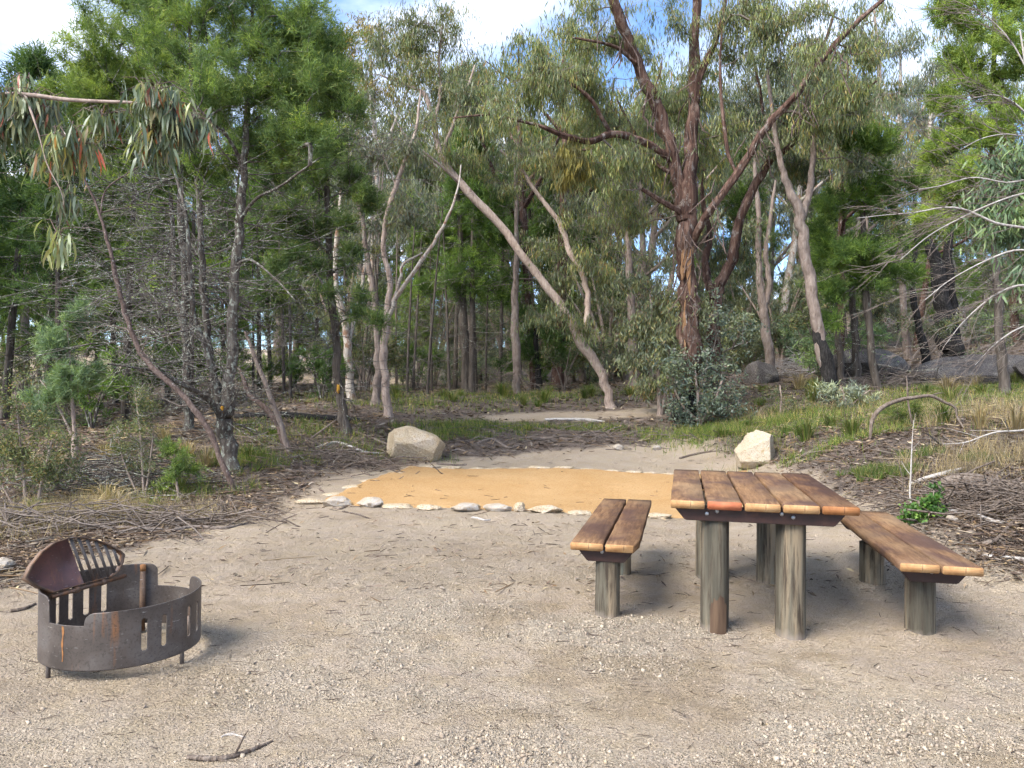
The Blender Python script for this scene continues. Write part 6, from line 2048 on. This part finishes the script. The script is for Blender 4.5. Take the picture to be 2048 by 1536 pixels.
# fallen leaves and bark flakes
x, y = field(rg, 90000, 5.0, 30)
ok = (rg.random(len(x)) < (1 - sand_amount(x, y)) * 1.0 + .02) & (poly_dist(x, y, PAD) < -.05)
x, y = x[ok], y[ok]
n = len(x)
tv = np.array([(-.5, 0, 0), (0, .5, .08), (.5, 0, 0), (0, -.5, .08)], float)
tf = np.array([[0, 1, 2, 3]])
far_ = np.clip(y / 10, .7, 2.0)
scl = np.stack([rg.uniform(.05, .15, n) * far_, rg.uniform(.012, .03, n) * far_, rg.uniform(.02, .08, n)], 1)
V, F = scatter(tv, tf, np.stack([x, y, gz(x, y) + rg.uniform(.004, .025, n)], 1), scl, rot_zyx(rg.uniform(0, 6.28, n), rg.normal(size=n) * .22, rg.normal(size=n) * .4))
A = np.repeat(np.stack([rg.random(n), rg.random(n)], 1), 4, 0)
tag(link('leaf_litter', mesh_np('leaf_litter', V, [F], [LITC], False, A)), 'fallen gum leaves and bark flakes covering the ground under the trees', kind='stuff')
# twigs
x, y = field(rg, 8000, 4.6, 26)
ok = (rg.random(len(x)) < (1 - sand_amount(x, y)) + .003)
x, y = x[ok], y[ok]
n = len(x)
tv = np.array([(-.5, -.5, -.5), (-.5, .5, -.5), (-.5, 0, .5), (0.02, -.45, -.1), (0.02, .55, -.1), (0.02, .05, .9), (.5, -.3, -.3), (.5, .3, -.3), (.5, 0, .3)], float)
tf = np.array([[0, 1, 4, 3], [1, 2, 5, 4], [2, 0, 3, 5], [3, 4, 7, 6], [4, 5, 8, 7], [5, 3, 6, 8]])
th_ = rg.uniform(.005, .014, n) * np.clip(y / 9, .8, 1.8)
scl = np.stack([rg.uniform(.08, .5, n) ** 1.3 * 1.2, th_ * .8, th_ * .8], 1)
V, F = scatter(tv, tf, np.stack([x, y, gz(x, y) + rg.uniform(.004, .05, n)], 1), scl, rot_zyx(rg.uniform(0, 6.28, n), rg.normal(size=n) * .1, rg.uniform(0, 6, n)))
A = np.repeat(np.stack([rg.random(n), rg.random(n)], 1), 9, 0)
tag(link('twig_litter', mesh_np('twig_litter', V, [F], [LITC], False, A)), 'small fallen twigs lying all over the litter', kind='stuff')
# dark crumbs and needles on the gravel and sand
x, y = field(rg, 1300, 2.3, 13, .75)
ok = sand_amount(x, y) > .5
x, y = x[ok], y[ok]
n = len(x)
inpad = poly_dist(x, y, PAD) > 0
zz = np.where(inpad, gz0(x, y) + .03, gz(x, y) + .004)
th_ = rg.uniform(.0015, .004, n) * np.clip(y / 5, .6, 2)
scl = np.stack([rg.uniform(.02, .13, n) * np.clip(y / 6, .5, 1.6), th_, th_], 1)
V, F = scatter(tv, tf, np.stack([x, y, zz], 1), scl, rot_zyx(rg.normal(size=n) * .9, rg.normal(size=n) * .05, rg.uniform(0, 6, n)))
A = np.repeat(np.stack([rg.random(n) * .5, rg.random(n) * .5], 1), 9, 0)
tag(link('needle_debris', mesh_np('needle_debris', V, [F], [LITC], False, A)), 'scattered needles and twig bits on the sand and gravel', kind='stuff')
# crumbs of soil
b = NB('soil_crumb')
at = b.n('ShaderNodeAttribute', attribute_name='Col')
sp = b.n('ShaderNodeSeparateColor')
b.l(at.outputs['Color'], sp.inputs[0])
b.pbr(b.ramp(sp.outputs[0], [(0, (0.235, 0.187, 0.142)), (.5, (0.336, 0.275, 0.210)), (.9, (0.414, 0.347, 0.268)), (1, (0.381, 0.297, 0.184))]), .95, 0, None, .1)
tv = np.array([(.5, 0, 0), (-.5, 0, 0), (0, .5, 0), (0, -.5, 0), (0, 0, .5), (0, 0, -.5)])
tf = np.array([[0, 2, 4], [2, 1, 4], [1, 3, 4], [3, 0, 4], [2, 0, 5], [1, 2, 5], [3, 1, 5], [0, 3, 5]])
x, y = field(rg, 230000, 2.2, 8, .72)
c_ = clod_amount(x, y)
s_ = sand_amount(x, y)
ok = (s_ > .4) & (rg.random(len(x)) < c_ * .6 + .11) & (poly_dist(x, y, PAD) < 0)
x, y, c_ = x[ok], y[ok], c_[ok]
n = len(x)
sz = np.exp(rg.normal(size=n) * .62) * (.0027 + .0022 * c_)
sz = np.minimum(sz, .022)
scl = np.stack([sz * rg.uniform(.8, 1.5, n), sz * rg.uniform(.8, 1.3, n), sz * rg.uniform(.6, 1.0, n)], 1)
V, F = scatter(tv, tf, np.stack([x, y, gz(x, y) + sz * .02], 1), scl, rot_zyx(rg.uniform(0, 6, n), rg.uniform(0, 6, n), rg.uniform(0, 6, n)), jitter=.22, rg=rg)
A = np.repeat(np.stack([rg.random(n), rg.random(n)], 1), len(tv), 0)
tag(link('soil_crumbs', mesh_np('soil_crumbs', V, [F], [b.m], False, A)), 'pale crumbs and clods of dug soil around the table and in front', kind='stuff')
# low grass
def grass_patch(name, label, centres, n, H, mat='grass', W=.008):
    rg = np.random.default_rng(len(name) + n)
    pts = []
    for (px, d, rx, ry, wgt) in centres:
        p = P(px, 800, d)
        m_ = int(n * wgt)
        cl_ = rg.normal(size=(max(3, m_ // 40), 2))
        q_ = cl_[rg.integers(0, len(cl_), m_)] + rg.normal(size=(m_, 2)) * .18
        pts.append(np.stack([p[0] + q_[:, 0] * rx * .6, p[1] + q_[:, 1] * ry * .6], 1))
    pts = np.concatenate(pts)
    n = len(pts)
    z = gz(pts[:, 0], pts[:, 1])
    base = np.stack([pts[:, 0], pts[:, 1], z - .01], 1)
    D = nrm(np.array([0, 0, 1]) + rg.normal(size=(n, 3)) * .38)
    L_ = H * rg.uniform(.4, 1.2, n)[:, None]
    sd_ = nrm(np.cross(D, rnd_dirs(rg, n))) * W * .5 * np.clip(base[:, 1:2] / 10, .7, 2)
    V = np.stack([base - sd_, base + sd_, base + D * L_], 1).reshape(-1, 3)
    A = np.repeat(np.stack([rg.random(n), rg.random(n)], 1), 3, 0)
    return tag(link(name, mesh_np(name, V, [np.arange(3 * n).reshape(-1, 3)], [M[mat]], False, A)), label, kind='stuff')


grass_patch('grass', 'short green grass in patches beyond the pad and under the trees',
            [(960, 15.4, 1.1, .3, .05), (880, 14.6, .8, .5, .04), (1170, 15.3, 1.2, .3, .03), (1440, 14.6, 1.0, .5, .09), (1530, 14.4, 1.4, .6, .04), (500, 10.9, .6, .6, .05), (600, 13, 1.5, 1.2, .05), (1000, 19.8, 5.5, 1.3, .08), (1620, 14.5, 2.5, 1.4, .08), (1850, 13, 2.6, 2.2, .14), (1950, 16.5, 3, 1.5, .08), (1720, 11, .9, .5, .03), (350, 9.2, .8, .5, .03), (800, 17.5, 2.5, .8, .03)], 46000, .17)
grass_patch('dry_grass', 'dry straw-coloured grass and fine dead stems at the edges of the clearing',
            [(2000, 8.6, .8, .8, .2), (1990, 11.5, 1.6, 1.6, .2), (120, 8.0, 1.0, .7, .2), (250, 7.6, 1.2, .4, .16), (30, 7.2, .8, .6, .12), (1700, 14.5, 2.2, 1.5, .12)], 9000, .30, 'straw', .006)
grass_patch('clover', 'low bright green herb patches beside the fallen log', [(1750, 9.1, .22, .16, .30), (1800, 8.9, .24, .15, .30), (1720, 9.3, .2, .12, .1), (1950, 8.9, .22, .15, .15), (1585, 8.9, .01, .01, .01), (1835, 9.4, .3, .12, .14)], 5200, .12, 'grass', .012)

# ------------------------------------------------------------------ fallen branches and sticks, one by one
def stick(name, label, cat, pts, mat='deadwood', k=8, ridge=.12, group=None, forks=0, seed=0):
    """rows (px, py, d, radius m); None for py means lying on the ground"""
    rows = []
    for (px, py, d, r) in pts:
        if py is None:
            p = at_ground(px, d=d)
            p = p + [0, 0, r * .6]
        else:
            p = P(px, py, d)
        rows.append(np.append(p, r))
    o3 = rows[0][:3].copy()
    for r_ in rows:
        r_[:3] -= o3
    l = smooth_line(rows, 6 * len(rows))
    T = Tubes()
    e0 = l[0].copy(); e0[3] = .001
    e1_ = l[-1].copy(); e1_[3] = .001
    lf = np.vstack([e0, l, e1_])
    T.add(lf[:, :3], lf[:, 3], k)
    rg = np.random.default_rng(seed + 17)
    for i in range(forks):
        j = rg.integers(len(l) // 4, len(l) - 1)
        d_ = nrm(nrm(l[-1, :3] - l[0, :3]) + rnd_dirs(rg, 1)[0] * .8 + np.array([0, 0, .25]))
        L_ = np.linalg.norm(l[-1, :3] - l[0, :3]) * rg.uniform(.12, .35)
        T.add(np.array([l[j, :3], l[j, :3] + d_ * L_ * .5 + rg.normal(size=3) * .04 * L_, l[j, :3] + d_ * L_]), [l[j, 3] * .5, l[j, 3] * .35, .001], 5)
    o = link(name, T.mesh(name, M[mat], ridge, 5, seed), None, o3)
    return tag(o, label, cat, group)


stick('bent_branch', 'grey bent branch arching over the grass like a hoop', 'branch', [(1740, 885, 10.5, .018), (1745, 840, 10.5, .028), (1765, 815, 10.5, .03), (1800, 800, 10.6, .028), (1830, 795, 10.6, .026), (1862, 792, 10.6, .024), (1890, 805, 10.6, .02), (1910, 815, 10.6, .018), (1915, 835, 10.6, .014), (1930, 860, 10.5, .01)], 'deadwood', 10, forks=2, seed=1)
stick('upright_stick', 'thin upright grey stick behind the bent branch arch', 'stick', [(1825, 848, 11, .014), (1817, 810, 11, .014), (1814, 765, 11, .012), (1812, 752, 11, .009)], 'deadwood', seed=2)
stick('pale_stake', 'slim pale dead stem standing in the round-leaved plant', 'stick', [(1825, 1020, 7.0, .009), (1820, 990, 7.0, .009), (1822, 940, 7.0, .008), (1824, 890, 7.0, .005), (1827, 840, 7.0, .0015)], 'twig_pale', forks=3, seed=3)
stick('thin_stem', 'thin dry brown stem left of the pale dead stem', 'stick', [(1808, 990, 7.4, .006), (1803, 950, 7.4, .005), (1795, 918, 7.4, .003)], 'deadwood', seed=4)
stick('fallen_log', 'weathered grey log lying at the right edge behind the bench', 'log', [(1885, None, 8.0, .05), (1935, None, 7.8, .075), (1990, None, 7.5, .07), (2060, None, 7.2, .06), (2120, None, 7.1, .05)], 'deadwood', 12, .2, seed=5)
stick('fallen_branch', 'pale fallen branch lying just beyond the weathered log', 'branch', [(1820, None, 8.3, .02), (1860, None, 8.35, .032), (1900, None, 8.45, .03), (1930, None, 8.6, .014)], 'twig_pale', 8, .1, seed=6)
stick('fallen_branch', 'dark broken stick leaning in the grass under the bent branch arch', 'branch', [(1855, 868, 9.6, .012), (1870, 880, 9.5, .012), (1885, 893, 9.5, .010)], 'bark_char', seed=7)
stick('fallen_branch', 'long pale bare branch trailing in from the right edge over the grass', 'branch', [(2120, 840, 9.2, .018), (2048, 860, 9.2, .014), (1990, 865, 9.2, .011), (1930, 885, 9.2, .008), (1885, 888, 9.2, .004)], 'twig_pale', forks=6, seed=8)
stick('fallen_branch', 'pale branch on the ground right of the far bench end', 'branch', [(1965, None, 5.6, .012), (2010, None, 5.5, .014), (2070, None, 5.4, .012)], 'twig_pale', forks=2, seed=9)
stick('fallen_log', 'long dark log on the ground between the left cypress pines', 'log', [(470, None, 14.6, .07), (560, None, 14.7, .075), (670, None, 14.8, .07), (720, None, 15, .05)], 'bark_char', 10, .15, seed=10)
stick('fallen_branch', 'grey pole leaning on the ground behind the tan boulder', 'branch', [(620, None, 12.6, .014), (645, 860, 12.9, .016), (672, 840, 13.2, .012)], 'deadwood', seed=11)
stick('foreground_stick', 'forked grey stick lying in the foreground sand below the fire ring', 'stick', [(385, None, 2.72, .008), (450, None, 2.72, .010), (500, None, 2.78, .009), (555, None, 2.88, .004)], 'deadwood', forks=4, seed=12)
stick('foreground_stick', 'pale curled twig next to the forked foreground stick', 'stick', [(452, None, 2.92, .004), (470, None, 2.94, .005), (500, None, 2.92, .003)], 'twig_pale', forks=2, seed=13)
stick('curved_stick', 'brown stick on the sand at the left edge behind the fire ring', 'stick', [(28, None, 4.45, .010), (55, None, 4.5, .011), (78, None, 4.62, .006)], 'deadwood', seed=14)
_sl = [('dark curved bark piece in front of the tan boulder', 905, 12.4, 60), ('curled bark strip right of the tan boulder', 925, 13.2, 50), ('bark piece lying beside the white edging stone', 690, 8.5, 40), ('short brown stick on the sand in front of the pad', 965, 7.9, 38), ('dark stick near the left litter edge above the fire ring', 338, 6.9, 45),
       ('long grey stick along the left litter edge', 420, 7.3, 160), ('grey branch heap piece at the left litter edge', 300, 7.0, 140), ('curved root-like branch under the grey shrub', 230, 9.6, 120), ('pale branch lying in the litter left of the pad', 600, 10.6, 90), ('forked branch in the litter behind the pad', 1000, 13.9, 90),
       ('grey stick in the litter behind the pad toward the stringybark', 1120, 14.2, 110), ('dark branch on the soil bank', 1150, 16.2, 120), ('brown branch in the litter left of the cream boulder', 1400, 13.2, 80), ('twisted stick in the litter right of the cream boulder', 1640, 11.0, 90), ('grey stick among the litter behind the round-leaved plant', 1900, 7.3, 70),
       ('long thin stick in the litter pile at the right', 1960, 6.6, 120), ('broken grey branch in the litter pile at the right edge', 2010, 6.2, 90), ('pale stick under the leaning poles', 620, 11.4, 120), ('brown stick beside the orange-spotted pine', 760, 13.4, 110), ('long grey branch lying left of the tan boulder', 700, 12.3, 150)]
for i, (lab, px, d, ln) in enumerate(_sl):
    rg = np.random.default_rng(600 + i)
    r0 = .006 + .00009 * ln * d / 8 + rg.uniform(0, .008)
    q_ = rg.normal(size=3) * .18
    stick('fallen_stick', lab, 'stick', [(px - ln / 2, None, d + q_[0], r0), (px - ln / 6, None, d + q_[1] + .05, r0 * 1.1), (px + ln / 5, None, d + q_[2] - .03, r0 * .9), (px + ln / 2, None, d - q_[0], r0 * .45)], ['deadwood', 'twig', 'deadwood', 'twig_pale'][i % 4], 7, .12, 'fallen sticks', 2, 30 + i)

# heaps of dead brush
def brush(name, label, px, d, rx, ry, h, n, mat, seed):
    rg = np.random.default_rng(seed)
    c = at_ground(px, d=d)
    T = Tubes()
    for i in range(n):
        p = rg.normal(size=2) * [rx, ry] * .5
        L_ = rg.uniform(.3, 1.2)
        az = rg.normal() * .7 + (math.pi if rg.random() < .5 else 0)
        z = gzf(c[0] + p[0], c[1] + p[1]) - c[2] + rg.uniform(.0, h) * math.exp(-(p[0] / rx) ** 2 - (p[1] / ry) ** 2)
        dv = nrm(np.array([math.cos(az), math.sin(az) * .6, rg.normal() * .22]))
        a = np.array([p[0], p[1], z]) - dv * L_ / 2
        m_ = np.array([p[0], p[1], z]) + rg.normal(size=3) * .06
        e = np.array([p[0], p[1], z]) + dv * L_ / 2 + rg.normal(size=3) * .08
        r_ = rg.uniform(.003, .010)
        T.add(np.array([a, (a + m_) / 2 + rg.normal(size=3) * .02, m_, (m_ + e) / 2 + rg.normal(size=3) * .02, e]), [r_, r_, r_ * .9, r_ * .7, r_ * .3], 4)
    o = link(name, T.mesh(name, M[mat]), None, c)
    return tag(o, label, 'brush', None, 'stuff')


brush('brush_heap', 'heap of dark dead branches at the foot of the lichen-covered pine', 230, 9.4, 1.1, .5, .45, 200, 'twig_dark', 71)
brush('dead_brush', 'tangle of dead twigs along the left edge of the clearing', 130, 7.3, 1.4, .6, .22, 170, 'twig', 72)
brush('dead_brush', 'tangle of brown dead twigs left of the sapling foot', 330, 7.6, 1.3, .35, .10, 130, 'deadwood', 73)
brush('dead_brush', 'pile of grey-brown twigs and bark at the right edge behind the bench', 1985, 6.9, .9, .8, .14, 220, 'deadwood', 74)
brush('dead_brush', 'fallen dead branches heaped beside the granite', 1800, 17.5, 1.8, .6, .4, 220, 'twig', 75)
brush('dead_brush', 'grey dead twigs scattered beyond the pad', 1150, 14.3, 3.0, .7, .06, 160, 'twig', 76)
brush('dead_brush', 'bark and twig heaps left of the tan boulder', 640, 11.6, 1.6, .9, .08, 170, 'deadwood', 77)
brush('dead_brush', 'fallen grey branches behind the small granite knob', 1590, 22.5, 1.2, .6, .7, 120, 'twig_pale', 78)


# things that would share a label are told apart by how far away they stand
_by = {}
for o in bpy.data.objects:
    if o.parent is None and o.get('label') and o.get('category'):
        _by.setdefault(o['label'], []).append(o)
for lab, lst in _by.items():
    if len(lst) > 1:
        lst.sort(key=lambda q_: q_.location.y)
        wd = ['nearer', 'farther'] if len(lst) == 2 else (['nearest', 'middle', 'farthest'] if len(lst) == 3 else ['nearest'] + [w_ + '-nearest' for w_ in ('second', 'third', 'fourth', 'fifth', 'sixth', 'seventh', 'eighth', 'ninth', 'tenth')][:len(lst) - 1])
        if len(wd) == len(lst):
            for q_, w_ in zip(lst, wd):
                q_['label'] = w_ + ' ' + lab
